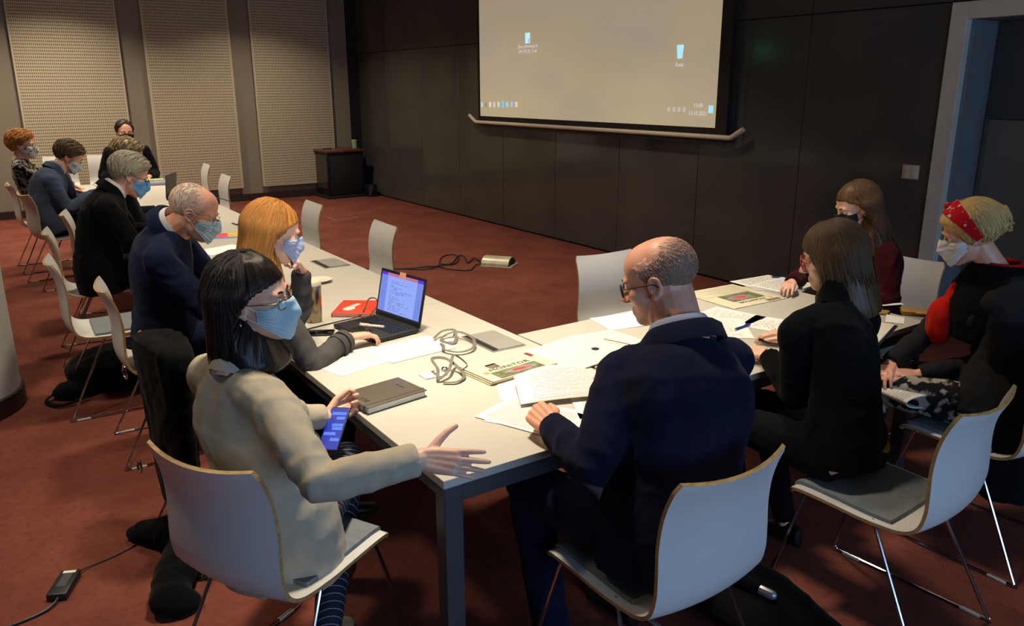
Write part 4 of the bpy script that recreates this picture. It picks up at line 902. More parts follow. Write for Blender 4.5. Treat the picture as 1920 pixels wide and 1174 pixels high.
# --- closed black notebook with elastic strap
M['nb_cover'] = pm('dark_grey_notebook_cover', (88, 80, 68), .42, var=.05, bump=.1); M['nb_strap'] = pm('notebook_elastic', (74, 68, 64), .5); M['page_edge'] = pm('page_block_edge', (206, 206, 190), .8, var=.05, scale=200, stretch=(1, 1, 30)); M['emboss'] = pm('embossed_black_print', (22, 20, 20), .5)
t = thing('notebook', 'closed dark grey notebook with elastic strap at the table edge by the gesturing woman', 'notebook', (.122, .633, ZT), R_(8.6))
obj('page_block', MB().box((-.114, -.083, .002), (.112, .078, .0215), bev=.002), 'page_edge', t); obj('cover', MB().box((-.118, -.086, .0215), (.118, .086, .025), bev=.0015).box((-.118, -.086, 0), (.118, .086, .0028), bev=.001).box((-.118, .079, 0), (.118, .086, .025), bev=.003), 'nb_cover', t)
obj('elastic_strap', MB().box((-.1185, -.068, .0248), (.1185, -.060, .0262), bev=.0005).box((-.1195, -.068, 0), (-.1182, -.060, .026)), 'nb_strap', t)
text('VSB', .026, 'emboss', t, (-.088, -.018, .0252), (0, 0, -PI / 2), sx=1.2); text('kancelaria', .009, 'emboss', t, (.072, .006, .0252), (0, 0, -PI / 2), sx=1.3)
obj('ribbon', MB().tube(bez([(-.115, .06, .01), (-.135, .058, .006), (-.15, .05, -.01), (-.152, .045, -.05)], 5), .0012, 5), 'nb_strap', t)

# --- folded newspapers
def pic():
    t = NT('newspaper_photo'); v = t.coord('UV', (1, 1, 1)); sp = t.n('ShaderNodeSeparateXYZ'); t.l(v, sp.inputs[0]); n = t.noise(v, 5, 4)
    a = t.ramp(n, lin((78, 84, 60)), lin((132, 134, 96)), .4, .62)
    du = t.math('SUBTRACT', sp.outputs[0], .58); dv = t.math('SUBTRACT', sp.outputs[1], .55); r = t.math('ADD', t.math('MULTIPLY', t.math('MULTIPLY', du, du), 9), t.math('MULTIPLY', t.math('MULTIPLY', dv, dv), 14)); r = t.math('ADD', r, t.math('MULTIPLY', t.math('SUBTRACT', n, .5), 1.6))
    b = t.mix(t.math('LESS_THAN', r, 1.0), a, lin((132, 134, 146))); t.col(t.mix(t.math('LESS_THAN', r, .34), b, lin((206, 62, 66)))); t.rough(.85); return t.m
M['news_photo'] = pic(); M['news_orange'] = pm('newspaper_orange', (216, 152, 82), .85); M['news_grey'] = pm('newspaper_grey_band', (176, 176, 166), .85, var=.1, scale=60); M['news_red'] = pm('newspaper_maroon', (128, 44, 40), .85); M['news_dark'] = pm('newspaper_vignette', (104, 96, 80), .85, var=.5, scale=90)
def newspaper(label, c, w, h, th, rz, folded):
    t = thing('newspaper', label, 'newspaper', (c[0], c[1], ZT), R_(rz), 'newspapers')
    for i in range(3 if folded else 1):
        z0 = i * th / 3; e = .004 * (2 - i) if folded else 0; tt = th / 3 if folded else th
        P = [(-w / 2 - e, z0), (-w / 2 - e, z0 + tt * .7), (w / 2 - .01, z0 + tt * .7), (w / 2, z0 + tt * .35), (w / 2 - .01, z0)]
        obj('folded_leaf', MB().loft([[(x, y, z) for x, z in P] for y in np.linspace(-h / 2 + e, h / 2 - e, 3)]), 'newsprint', t, sharp=40)
    zt = th - .1 * th + .0006 if folded else th * .7 + .0006
    fx = lambda a, b, u0, u1: MB().box((a * w / 2, u0 * h / 2, zt), (b * w / 2, u1 * h / 2, zt + .0004))
    obj('grey_band', fx(-.9, .42, .50, .86), 'news_grey', t, smooth=False); obj('vignette', fx(-.52, -.22, .18, .62), 'news_dark', t, smooth=False)
    text('MONITOR', h * (.17 if folded else .085), 'ink', t, (-.02 * w, h * (.0 if folded else -.0 + .33), zt + .0005), sx=1.25, space=1.05)
    if folded:
        he = MB(); he.loft([[(-.78 * w / 2 + .014 * math.cos(a), -.12 * h / 2 + .014 * math.sin(a), z) for a in np.arange(6) * PI / 3] for z in (zt, zt + .0004)]); obj('emblem', he, 'news_orange', t, smooth=False)
        G = np.array([[(x * w / 2, y * h / 2, zt + .0006) for y in (-.94, -.22)] for x in (-.72, .62)]); obj('front_photo', MB().sheet(G), 'news_photo', t, smooth=False); obj('maroon_tab', fx(.78, .90, .30, .78), 'news_red', t, smooth=False)
    else:
        for o in list(t.children):
            if o.name.startswith(('grey_band', 'vignette')): bpy.data.objects.remove(o)
        obj('emblem', MB().loft([[(-.78 * w / 2 + .012 * math.cos(a), .66 * h / 2 + .012 * math.sin(a), z) for a in np.arange(6) * PI / 3] for z in (zt, zt + .0004)]), 'news_orange', t, smooth=False); obj('vignette', MB().box((-.16, .80 * h / 2, zt), (-.07, .95 * h / 2, zt + .0004)), 'news_dark', t, smooth=False)
        G = np.array([[(x * w / 2, y * h / 2, zt + .0006) for y in (-.12, .52)] for x in (-.72, .5)]); obj('front_photo', MB().sheet(G), 'news_photo', t, smooth=False)
        G = np.array([[(x * w / 2, y * h / 2, zt + .0005) for y in (-.95, -.16)] for x in (-.95, .95)]); obj('text_columns', MB().sheet(G), 'news_text', t, smooth=False)
newspaper('folded newspaper on the nearest table, lying in front of the power flap', (.638, .632), .315, .185, .018, 6, True)
newspaper('open newspaper lying upside down on the cross table beyond the bald man in navy', (2.155, .895), .36, .35, .006, 178, False)

# --- lanyards with badges
M['lanyard'] = pm('grey_lanyard_ribbon', (104, 100, 90), .75, var=.2, scale=60); M['badge'] = pm('badge_card', (226, 222, 210), .4)
def lanyard(label, c, rz, loop, badge, bz=0.):
    t = thing('lanyard', label, 'lanyard', (c[0], c[1], ZT), R_(rz), 'lanyards')
    obj('ribbon', MB().tube(bez(loop, 7), .0072, 6, flat=.2), 'lanyard', t)
    obj('badge_card', MB().box((badge[0] - .045, badge[1] - .032, .001), (badge[0] + .045, badge[1] + .032, .003), bev=.0008), 'badge', t)
    obj('metal_clip', MB().tube(bez([(badge[0] + .045, badge[1], .004), (badge[0] + .065, badge[1] + .006, .010), (badge[0] + .05, badge[1] + .014, .014), (badge[0] + .04, badge[1] + .004, .008)], 4), .003, 6), 'chrome', t)
lanyard('loosely looped grey lanyard beside the laptop and the printed sheets', (.585, .995), 0, [(-.015, .05, .004), (-.03, .0, .010), (-.055, -.05, .013), (-.02, -.11, .012), (.05, -.10, .016), (.095, -.02, .026), (.085, .075, .030), (.04, .10, .020), (.0, .075, .008), (.03, .02, .006), (.075, .09, .034), (.04, .135, .026), (-.02, .10, .014)], (.03, .09))
lanyard('tangled grey lanyard with white badge between the notebook and the folded newspaper', (.385, .715), 0, [(-.03, -.075, .006), (.01, -.10, .008), (.06, -.07, .010), (.075, .0, .020), (.05, .05, .045), (.0, .06, .05), (-.01, .0, .03), (-.035, -.05, .012), (.02, -.03, .03), (.07, .03, .055), (.10, .05, .045), (.115, .0, .02), (.07, -.03, .012)], (-.015, .03))
obj_l = None
# --- sheets of paper under the laptop hand
sheet('printed sheet under the typing hand, the left one with its corner towards the beige blazer', (.205, 1.055), .21, .297, -76, 'doc_a', group=None)
sheet('printed sheet running from the laptop to the looped lanyard, overlapping its neighbour', (.44, 1.06), .297, .21, 5, 'doc_b', ZT + .001)
# --- laptop
def lapscreen():
    t = NT('lit_document_screen'); t.col((.01, .01, .01)); v = t.coord('UV'); sp = t.n('ShaderNodeSeparateXYZ'); t.l(v, sp.inputs[0]); u, w = sp.outputs[0], sp.outputs[1]
    row = t.math('FLOOR', t.math('MULTIPLY', w, 30)); ln = t.math('LESS_THAN', t.math('FRACT', t.math('MULTIPLY', w, 30)), .4)
    cb = t.n('ShaderNodeCombineXYZ'); t.l(t.math('MULTIPLY', u, 30), cb.inputs[0]); t.l(t.math('MULTIPLY', row, 2.3), cb.inputs[1]); nz = t.math('GREATER_THAN', t.noise(cb.outputs[0], 1, 1), .48)
    cr = t.n('ShaderNodeCombineXYZ'); t.l(t.math('MULTIPLY', row, 1.7), cr.inputs[0]); wn = t.n('ShaderNodeTexWhiteNoise'); t.l(cr.outputs[0], wn.inputs['Vector'])
    m = t.math('MULTIPLY', t.math('MULTIPLY', ln, nz), t.math('MULTIPLY', t.math('GREATER_THAN', u, .24), t.math('LESS_THAN', u, t.math('ADD', .3, t.math('MULTIPLY', wn.outputs['Value'], .48)))))
    m = t.math('MULTIPLY', m, t.math('MULTIPLY', t.math('GREATER_THAN', w, .1), t.math('LESS_THAN', w, .84)))
    page = t.math('MULTIPLY', t.math('GREATER_THAN', u, .16), t.math('LESS_THAN', u, .86))
    c = t.mix(page, lin((118, 138, 226)), lin((146, 170, 248))); c = t.mix(m, c, lin((96, 112, 188)))
    c = t.mix(t.math('GREATER_THAN', w, .93), c, t.mix(t.math('LESS_THAN', t.math('ABSOLUTE', t.math('SUBTRACT', u, .5)), .36), lin((90, 50, 220)), lin((196, 110, 150)))); c = t.mix(t.math('LESS_THAN', w, .055), c, lin((26, 30, 44)))
    t.l(c, t.b.inputs['Emission Color']); t.b.inputs['Emission Strength'].default_value = 1.0; t.rough(.3); return t.m
M['lap_screen'] = lapscreen(); M['laptop_black'] = pm('laptop_black', (24, 24, 26), .5, var=.1, bump=.05); M['key_black'] = pm('keycap_black', (15, 15, 16), .4); M['key_print'] = pm('keycap_legend', (150, 150, 150), .6); M['note_pink'] = pm('salmon_paper_note', (226, 160, 120), .8); M['lap_dark'] = pm('dark_screen_lid', (70, 68, 60), .35, .2)
def laptop(label, c, rz, tilt, screen, keys=True, w=.325, d=.225):
    t = thing('laptop', label, 'laptop', (c[0], c[1], ZT), R_(rz), 'laptops')
    obj('base', MB().box((-w / 2, -d / 2, .003), (w / 2, d / 2, .019), bev=.005), 'laptop_black', t)
    if keys:
        for r in range(5):
            for k in range(13): obj('key', MB().box((-.138 + k * .0213 + (r % 2) * .003, .075 - r * .0205 - .008, .019), (-.138 + k * .0213 + (r % 2) * .003 + .0175, .075 - r * .0205 + .009, .0215), bev=.001), 'key_black', t)
        obj('touchpad', MB().box((-.05, -.105, .0188), (.05, -.045, .0195), bev=.0004), 'key_black', t); obj('sticker', MB().box((.10, -.10, .019), (.125, -.085, .0194)), 'alu', t, smooth=False)
    a = R_(tilt); ca, sa = math.cos(a), math.sin(a); T = lambda x, s, o: (x, d / 2 + s * ca - o * sa, .018 + s * sa + o * ca)
    H_ = .215
    ld = obj('lid', MB().loft([[T(x, s, o) for s, o in ((0, -.004), (H_, -.004), (H_, .003), (0, .003))] for x in (-w / 2, w / 2)]), 'laptop_black' if keys else 'lap_dark', t, smooth=False)
    obj('display', MB().sheet(np.array([[T(x, s, .0036) for s in (.018, H_ - .012)] for x in (-w / 2 + .01, w / 2 - .01)])), screen, ld, smooth=False)
    if keys:
        obj('webcam_note', MB().loft([[T(x, s, o) for s, o in ((H_ - .022, .004), (H_ + .003, .004), (H_ + .003, .005), (H_ - .022, .005))] for x in (-.022, .022)]), 'note_pink', ld, smooth=False)
    obj('hinge', MB().tube([(-w / 2 + .03, d / 2, .016), (w / 2 - .03, d / 2, .016)], .006, 8), 'laptop_black', t); return t
lp = laptop('open black laptop with a blue-white document on its lit screen', (.432, 1.375), -80, 77, 'lap_screen')
laptop('far laptop with a dark grey lid, beyond the white-haired man', (.74, 6.42), 62, 95, 'lap_dark', False)
tag(obj('thin_cable', MB().tube(bez([(.10, 1.50, ZT + .004), (.20, 1.555, ZT + .003), (.34, 1.585, ZT + .004), (.45, 1.60, ZT + .008), (.50, 1.64, ZT + .03), (.53, 1.66, ZT + .065), (.55, 1.62, ZT + .07), (.535, 1.58, ZT + .035), (.50, 1.56, ZT + .012)], 6), .0028, 6), 'cable'), 'thin black cable looping up beside the open laptop', 'cable')
tag(obj('black_cable', MB().tube(bez([(.78, 6.2, ZT + .006), (.86, 6.05, ZT + .03), (.93, 5.75, ZT + .05), (.97, 5.45, ZT + .0), (1.0, 5.1, .5), (1.0, 4.95, .02)], 6), .005, 6), 'cable'), 'black cord arching from the far laptop over the table edge', 'cable')
# --- red notebook, tumbler, saucer, phone
M['red_cover'] = pm('red_notebook_cover', (214, 62, 38), .45, var=.04); M['white_print'] = pm('white_cover_print', (226, 196, 186), .6)
t = thing('red_notebook', 'red hardback notebook with a white cover print behind the laptop', 'notebook', (.495, 1.73, ZT), R_(-36))
obj('page_block', MB().box((-.086, -.118, .002), (.084, .118, .014)), 'page_edge', t, smooth=False); obj('cover', MB().box((-.09, -.122, .014), (.09, .122, .0165), bev=.001).box((-.09, -.122, 0), (.09, .122, .002), bev=.0008).box((-.091, -.122, 0), (-.086, .122, .0165), bev=.001), 'red_cover', t)
obj('white_swirl', MB().loft([[(x + w_ * math.cos(q) * .5 - .02, y + w_ * math.sin(q), z) for x, y, w_, q in ((-.03, -.06, .0, 0), (0, -.065, 0, 0), (.02, -.03, 0, 0), (.012, .0, 0, 0), (.03, .05, 0, 0), (.012, .065, 0, 0), (-.008, .03, 0, 0), (-.022, .0, 0, 0), (-.036, -.03, 0, 0))] for z in (.0165, .0169)]), 'white_print', t, smooth=False)
M['steel'] = pm('brushed_tumbler_steel', (150, 136, 112), .22, 1.0, var=.06, scale=40, stretch=(1, 1, 20)); M['lid_cream'] = pm('cream_tumbler_lid', (226, 218, 184), .4)
t = thing('tumbler', 'tall steel tumbler with a cream lid beside the red notebook', 'tumbler', (.262, 1.665, ZT))
obj('cup', MB().lathe([(0, .001), (.034, .001), (.036, .004), (.0415, .165), (.0415, .168), (0, .168)], 40), 'steel', t, sharp=40); obj('lid', MB().lathe([(.0, .168), (.043, .168), (.0435, .172), (.043, .184), (.038, .190), (0, .189)], 40), 'lid_cream', t, sharp=40); obj('sip_slider', MB().box((-.012, -.02, .188), (.012, .01, .193), bev=.003), 'lid_cream', t)
t = thing('saucer', 'small white saucer behind the steel tumbler', 'saucer', (.555, 2.38, ZT)); obj('dish', MB().lathe([(0, .002), (.035, .0015), (.045, .004), (.070, .014), (.071, .016), (.044, .0075), (.03, .006), (0, .0065)], 40), 'white_plastic', t)
M['screen_off'] = pm('black_phone_glass', (10, 10, 12), .08, var=.1)
t = thing('smartphone', 'black smartphone lying flat by the grey sleeve of the blonde woman', 'phone', (.20, 1.475, ZT), R_(-28)); obj('case', MB().box((-.075, -.037, 0), (.075, .037, .008), bev=.0035), 'black_plastic', t); obj('glass', MB().box((-.071, -.033, .0078), (.071, .033, .0085), bev=.0003), 'screen_off', t)
# phone in the hand of the woman in beige
M['chat'] = emit('phone_chat_blue', (40, 60, 190), .8); M['bubble'] = emit('phone_chat_bubble', (88, 130, 255), 1.1)
t = thing('smartphone', 'smartphone with a glowing blue chat held low by the woman in beige', 'phone', (-.092, .545, .715)); t.rotation_euler = (R_(42), R_(-6), R_(-52))
obj('case', MB().box((-.037, -.076, -.004), (.037, .076, .004), bev=.0035), 'black_plastic', t); obj('lit_screen', MB().box((-.0335, -.071, .004), (.0335, .071, .0045)), 'chat', t, smooth=False)
for q, (x0, x1, y) in enumerate(((-.02, .03, .052), (-.0, .03, .036), (-.01, .03, .012), (-.006, .03, .000), (-.03, .012, -.018), (-.002, .03, -.038))): obj('chat_bubble', MB().box((x0, y - .005, .0045), (x1, y + .005, .0048)), 'bubble', t, smooth=False)
def pen(label, a, b, c1, name='pen'):
    a, b = V3(*a), V3(*b); t = thing(name, label, 'pen', tuple(a)); d = b - a
    obj('barrel', MB().tube([d * .08, d * .95], .0048, 8), c1, t); obj('tip', MB().tube([d * 0, d * .04, d * .08], [.0006, .002, .0045], 8), 'chrome', t); u = V3(0, 0, .006); obj('clip', MB().tube([d * .62 + u, d * .95 + u, d * .97], .0014, 6), c1, t); obj('button', MB().tube([d * .95, d * 1.0], .003, 8), 'chrome', t)
M['blue_plastic'] = pm('blue_pen_plastic', (32, 52, 150), .35); M['dark_blue'] = pm('dark_blue_pen', (18, 22, 50), .35)
pen('white ballpoint held between the fingers of the typing hand', (.405, 1.215, .802), (.30, 1.245, .823), 'white_plastic')
# --- bald man's papers
sheet('blank cream sheet under the folded newspaper edge, by the bald man\'s hand', (.60, .43), .21, .25, 62, 'paper', ZT)
sheet('ruled printed sheet sticking out towards the table corner, top of the bald man\'s pile', (.445, .225), .297, .21, -68, 'doc_c', ZT + .002)
sheet('lower white sheet of the bald man\'s pile, corner over the table edge', (.465, .205), .297, .21, -60, 'paper', ZT + .0005)
sheet('printed list lying right under the page being turned', (.72, .20), .21, .297, -28, 'doc_d', ZT + .002)
G = np.zeros((15, 9, 3))
for i, a in enumerate(np.linspace(0, 1, 15)):
    for j, b in enumerate(np.linspace(0, 1, 9)):
        base = np.array([.455, .30]) * (1 - a) + np.array([.79, .185]) * a; up_ = np.array([.10, .19]) * (1 - a * .3)
        p = base + up_ * b; G[i, j] = (p[0], p[1], ZT + .012 + .060 * math.sin(PI * min(1, .12 + a * .86)) * (.12 + .88 * b))
tag(obj('turned_page', MB().sheet(G[::-1], thick=.0006, nrm_=(0, 0, 1)), 'doc_d', None, sharp=80), 'curled printed page held up in the bald man\'s left hand', 'paper')
t = thing('ring_binder', 'white ring binder cover lying open on the joint between the tables', 'binder', (1.03, .64, ZT), R_(4))
G = np.array([[(x, y, .004 + .012 * math.exp(-((x - .02) / .12) ** 2) + .01 * max(0, y)) for y in np.linspace(-.15, .15 - .02 * abs(x), 8)] for x in np.linspace(-.25, .25, 12)]); obj('cover', MB().sheet(G, thick=.003, nrm_=(0, 0, 1)), 'paper_cream', t, sharp=60)
obj('finger_hole', MB().lathe([(.0, .0170), (.014, .0172), (.0155, .0166), (.0155, .0150), (0, .0150)], 20, c=(-.01, -.035, .001)), 'black_matte', t); obj('ring_bar', MB().tube([(.10, .03, .018), (.13, -.09, .018)], .003, 6), 'chrome', t)
# --- papers on the cross table
sheet('curled white sheet on the cross table left of the bald man\'s chin', (1.40, .875), .22, .20, -12, 'paper', ZT, curl=-.012)
sheet('printed sheet on the cross table right behind the bald man\'s collar', (1.86, .66), .21, .26, 12, 'doc_a', ZT)
sheet('printed sheet with a blue pen on it, between the two backs', (1.70, .55), .21, .297, -40, 'doc_b', ZT + .001)
sheet('letter under the black cardigan woman\'s elbow, small logo at its corner', (1.93, .43), .21, .297, 20, 'doc_b', ZT)
sheet('grey printed sheet at the far corner of the cross table under a blue pen', (2.53, 1.03), .30, .17, -3, 'doc_a', ZT)
for i in range(4): sheet(['lowest sheet of the stack beside the upside-down newspaper', 'second lowest sheet of the stack beside the upside-down newspaper', 'second sheet from the top of the stack beside the upside-down newspaper', 'printed top sheet of the stack beside the upside-down newspaper'][i], (2.50 + .006 * i, .865 + .004 * i), .30, .215, 14 - 3 * i, 'doc_a' if i == 3 else 'paper', ZT + .004 * i, group='stacked sheets')
sheet('white sheet in front of the woman in burgundy', (2.62, .47), .21, .27, 70, 'paper', ZT)
sheet('small crumpled slip under the tan wallet', (2.42, .195), .10, .075, 30, 'paper', ZT + .001, curl=.012)
pen('blue ballpoint lying on the printed sheet behind the bald man\'s shoulder', (1.70, .49, ZT + .008), (1.82, .505, ZT + .008), 'blue_plastic'); pen('blue ballpoint on the grey sheet at the far corner of the cross table', (2.63, 1.05, ZT + .008), (2.70, .96, ZT + .008), 'blue_plastic')
pen('dark blue pen in the hand of the woman in the black cardigan', (1.50, .145, .81), (1.41, .13, .85), 'dark_blue')
M['folder_black'] = pm('black_folder', (18, 17, 18), .5)
t = thing('folder', 'open black folder with a white pad at the near end of the cross table', 'folder', (2.14, .20, ZT), R_(20)); obj('cover', MB().box((-.17, -.13, 0), (.17, .13, .004), bev=.001).box((-.17, .10, .004), (.17, .13, .007), bev=.001), 'folder_black', t); obj('pad', MB().box((-.155, -.12, .004), (.155, .10, .010), bev=.001), 'paper_cream', t)
M['tan_leather'] = pm('tan_leather', (176, 132, 74), .5, var=.15, bump=.2, bscale=200)
t = thing('wallet', 'tan leather wallet at the end of the cross table', 'wallet', (2.58, .20, ZT), R_(-52)); obj('body', MB().box((-.055, -.04, 0), (.055, .04, .02), bev=.006), 'tan_leather', t); obj('flap', MB().box((-.056, -.041, .016), (.0, .041, .0225), bev=.003), 'tan_leather', t)
t = thing('keys', 'bunch of keys on a leather fob beside the tan wallet', 'keys', (2.52, .30, ZT), R_(20)); obj('fob', MB().box((-.07, -.02, 0), (-.01, .02, .012), bev=.005), 'tan_leather', t); obj('key_ring', MB().tube([(.015 * math.cos(a), .015 * math.sin(a), .006 + .004 * math.sin(a)) for a in np.linspace(0, 2 * PI, 18)], .0016, 6), 'chrome', t)
for a in (-.5, 0, .6): obj('key', MB().box((.012, -.004, .001), (.055, .004, .003)).lathe([(0, 0), (.011, 0), (.011, .002), (0, .002)], 12, c=(.02, 0, .001)).xf(Matrix.Rotation(a, 3, 'Z'), (0, 0, .002 + .003 * a)), 'chrome', t)
# --- far things on the long row
M['mouse_black'] = pm('glossy_black_mouse', (14, 14, 15), .2)
t = thing('computer_mouse', 'glossy black computer mouse by the hand of the hidden man', 'mouse', (.34, 5.45, ZT), R_(-20)); obj('shell', MB().ball((0, 0, .012), (.034, .058, .024), n=20), 'mouse_black', t); obj('wheel', MB().ball((0, .035, .034), (.004, .010, .006)), 'alu', t); obj('cord', MB().tube(bez([(0, .055, .01), (.03, .12, .006), (.1, .2, .004), (.2, .22, .004)], 5), .002, 6), 'cable', t)
def leaf():
    t = NT('colourful_leaflet'); v = t.coord('UV'); sp = t.n('ShaderNodeSeparateXYZ'); t.l(v, sp.inputs[0]); c = t.mix(t.math('GREATER_THAN', sp.outputs[0], .52), lin((222, 76, 92)), lin((236, 178, 62))); t.col(t.mix(t.math('LESS_THAN', sp.outputs[1], .22), c, lin((70, 140, 206)))); t.rough(.5); return t.m
M['leaflet'] = leaf(); sheet('pink, yellow and blue leaflet between the white-haired man and the blonde woman', (.53, 4.11), .2, .22, -14, 'leaflet', ZT, 'leaflet', cat='leaflet')
sheet('white papers in front of the white-haired man', (.36, 3.6), .21, .297, -70, 'paper', ZT); sheet('second white sheet in front of the white-haired man, below the leaflet', (.33, 3.25), .21, .297, -85, 'doc_a', ZT)
pen('dark pen lying beyond the colourful leaflet', (.70, 4.62, ZT + .006), (.72, 4.45, ZT + .006), 'dark_blue')
M['mint'] = pm('mint_green_wipes_pack', (164, 190, 130), .5, var=.2, scale=20); M['lilac'] = pm('lilac_wipes_pack', (168, 160, 184), .5)
t = thing('wipes_pack', 'flat mint and lilac wipes pack at the far end, right of the grey-haired man', 'pack', (.72, 7.75, ZT), R_(-8)); obj('pouch', MB().box((-.13, -.08, 0), (.13, .08, .045), bev=.018), 'lilac', t); obj('label_top', MB().box((-.11, -.06, .04), (.11, .06, .062), bev=.015), 'mint', t)
for i in range(3): sheet(['lower sheet of the far papers by the man in the blue-grey suit', 'middle sheet of the far papers by the man in the blue-grey suit', 'top sheet of the far papers by the man in the blue-grey suit'][i], (.22 + .04 * i, 7.55 + .06 * i), .21, .297, -60 + 25 * i, 'paper', ZT + .004 * i, group='far papers')
t = thing('spectacles', 'folded spectacles on the far papers', 'glasses', (.2, 7.85, ZT + .015)); obj('frame', MB().tube([(.024 * math.cos(a) - .03, 0, .018 + .018 * math.sin(a)) for a in np.linspace(0, 2 * PI, 18)], .002, 6).tube([(.024 * math.cos(a) + .03, 0, .018 + .018 * math.sin(a)) for a in np.linspace(0, 2 * PI, 18)], .002, 6), 'black_rim', t); obj('temple', MB().tube([(-.055, 0, .02), (-.06, .12, .0)], .002, 6), 'black_rim', t); obj('temple', MB().tube([(.055, 0, .02), (.06, .12, .0)], .002, 6), 'black_rim', t)
# --- lectern rack in the corner
M['red_wood'] = pm('reddish_wood_top', (104, 56, 42), .35, var=.2, scale=6, stretch=(1, 8, 1)); M['smoked'] = pm('smoked_glass', (58, 54, 48), .15); M['cup_green'] = pm('green_white_paper_cup', (150, 170, 120), .6, var=.25, scale=30)
t = thing('rack_cabinet', 'black equipment cabinet with a reddish wood top in the far corner', 'cabinet', (4.19, 11.08, 0), R_(2))
obj('body', MB().box((-.30, -.24, .04), (.33, .26, .74), bev=.005), 'black_plastic', t); obj('top', MB().box((-.33, -.27, .74), (.36, .28, .775), bev=.004), 'red_wood', t); obj('plinth', MB().box((-.34, -.29, 0), (.36, .28, .04), bev=.006), 'black_matte', t); obj('side_glass', MB().box((-.308, -.20, .15), (-.30, .24, .70)), 'smoked', t, smooth=False); obj('corner_post', MB().box((-.325, -.265, .04), (-.295, -.235, .74), bev=.003), 'black_plastic', t); obj('door', MB().box((-.28, -.25, .06), (.31, -.24, .73), bev=.003), 'black_matte', t)
t = thing('paper_cup', 'pale green and white tin standing on the corner cabinet', 'cup', (4.50, 11.12, .775)); obj('wall', MB().lathe([(0, .0), (.042, .0), (.045, .13), (0, .13)], 24), 'cup_green', t, sharp=40); obj('rim', MB().lathe([(.043, .128), (.047, .128), (.047, .136), (.043, .136)], 24), 'white_plastic', t)
t = thing('remote_control', 'small black remote on the left corner of the wood top', 'remote', (4.02, 11.12, .775), R_(70)); obj('case', MB().box((-.025, -.07, 0), (.025, .07, .018), bev=.006), 'black_plastic', t); obj('button', MB().box((-.012, .02, .018), (.012, .04, .02), bev=.002), 'alu', t)
t = thing('tripod_foot', 'black speaker with grey trim on the floor right of the corner cabinet', 'speaker', (4.6, 10.74, 0)); obj('case', MB().box((-.09, -.08, 0), (.07, .1, .2), bev=.01), 'black_plastic', t); obj('trim', MB().tube([(-.07, -.085, .02), (-.02, -.085, .18)], .012, 6), 'steel_dark', t)
# --- floor: hub, cables, box outline, adapter, bags
M['hub_silver'] = pm('satin_silver_hub', (196, 188, 164), .35, .35)
t = thing('floor_socket', 'silver half-round floor socket on the carpet between the table and the screen', 'floor socket', (3.44, 5.03, 0), R_(-52))
rg = [[(x, .125 * math.cos(a), .085 * math.sin(a) + .004) for a in np.linspace(0, PI, 15)] for x in (-.16, .13)]; obj('hood', MB().loft(rg), 'hub_silver', t, sharp=40); obj('opening', MB().loft([[(x, .112 * math.cos(a), .075 * math.sin(a) + .005) for a in np.linspace(0, PI, 15)] for x in (.131, .134)]), 'black_matte', t, sharp=40); obj('base_plate', MB().box((-.165, -.14, 0), (.16, .14, .005), bev=.001), 'hub_silver', t)
for lb, L_ in (('upper black cable looping from the floor socket towards the chair', [(3.30, 5.14), (3.36, 5.40), (3.20, 5.26), (3.33, 5.57), (3.25, 5.56), (3.11, 5.4), (3.0, 5.31), (2.92, 5.36), (2.88, 5.3), (2.77, 5.32), (2.62, 5.33), (2.42, 5.5), (2.2, 5.6)]), ('lower black cable looping from the floor socket, nearer the camera', [(3.30, 5.08), (3.20, 5.10), (3.04, 4.96), (2.92, 5.07), (2.87, 5.25), (3.11, 5.66), (3.27, 5.72), (3.25, 5.53), (3.06, 5.3), (2.91, 5.31), (2.7, 5.2), (2.5, 5.42), (2.2, 5.5)])):
    tag(obj('floor_cable', MB().tube(bez([(a, b, .012 + .006 * math.sin(i * 2.1)) for i, (a, b) in enumerate(L_)], 6), .007, 6), 'cable'), lb, 'cable')
t = thing('floor_box', 'flush floor box outlined by a thin metal frame in the carpet', 'floor box', (3.3, 8.87, 0), R_(2)); M['box_lid'] = M['carpet']
for a, b in (((-.17, -.17), (.17, -.155)), ((-.17, .155), (.17, .17)), ((-.17, -.155), (-.155, .155)), ((.155, -.155), (.17, .155))): obj('trim', MB().box((*a, 0), (*b, .003)), 'alu', t, smooth=False)
obj('lid', MB().box((-.155, -.155, 0), (.155, .155, .002)), 'carpet', t, smooth=False)
t = thing('power_adapter', 'black laptop power adapter with a label on the carpet, lower left', 'adapter', (-.872, 1.305, 0), R_(-24)); obj('brick', MB().box((-.034, -.078, 0), (.034, .078, .03), bev=.005), 'black_plastic', t); obj('label_print', MB().box((-.016, -.03, .03), (.016, .055, .0306)), 'steel_dark', t, smooth=False); obj('label_stripe', MB().box((-.022, .055, .03), (.022, .07, .0306)), 'white_plastic', t, smooth=False)
obj('mains_cord', MB().tube(bez([(.005, -.078, .015), (.0, -.11, .012), (-.03, -.15, .007), (-.10, -.20, .007), (-.24, -.27, .007), (-.4, -.3, .007)], 6), .0055, 6), 'cable', t); obj('thin_cord', MB().tube(bez([(.02, .078, .015), (.05, .13, .006), (.12, .19, .005), (.2, .28, .005), (.27, .36, .005), (.42, .42, .005), (.7, .5, .005)], 6), .003, 6), 'cable', t)

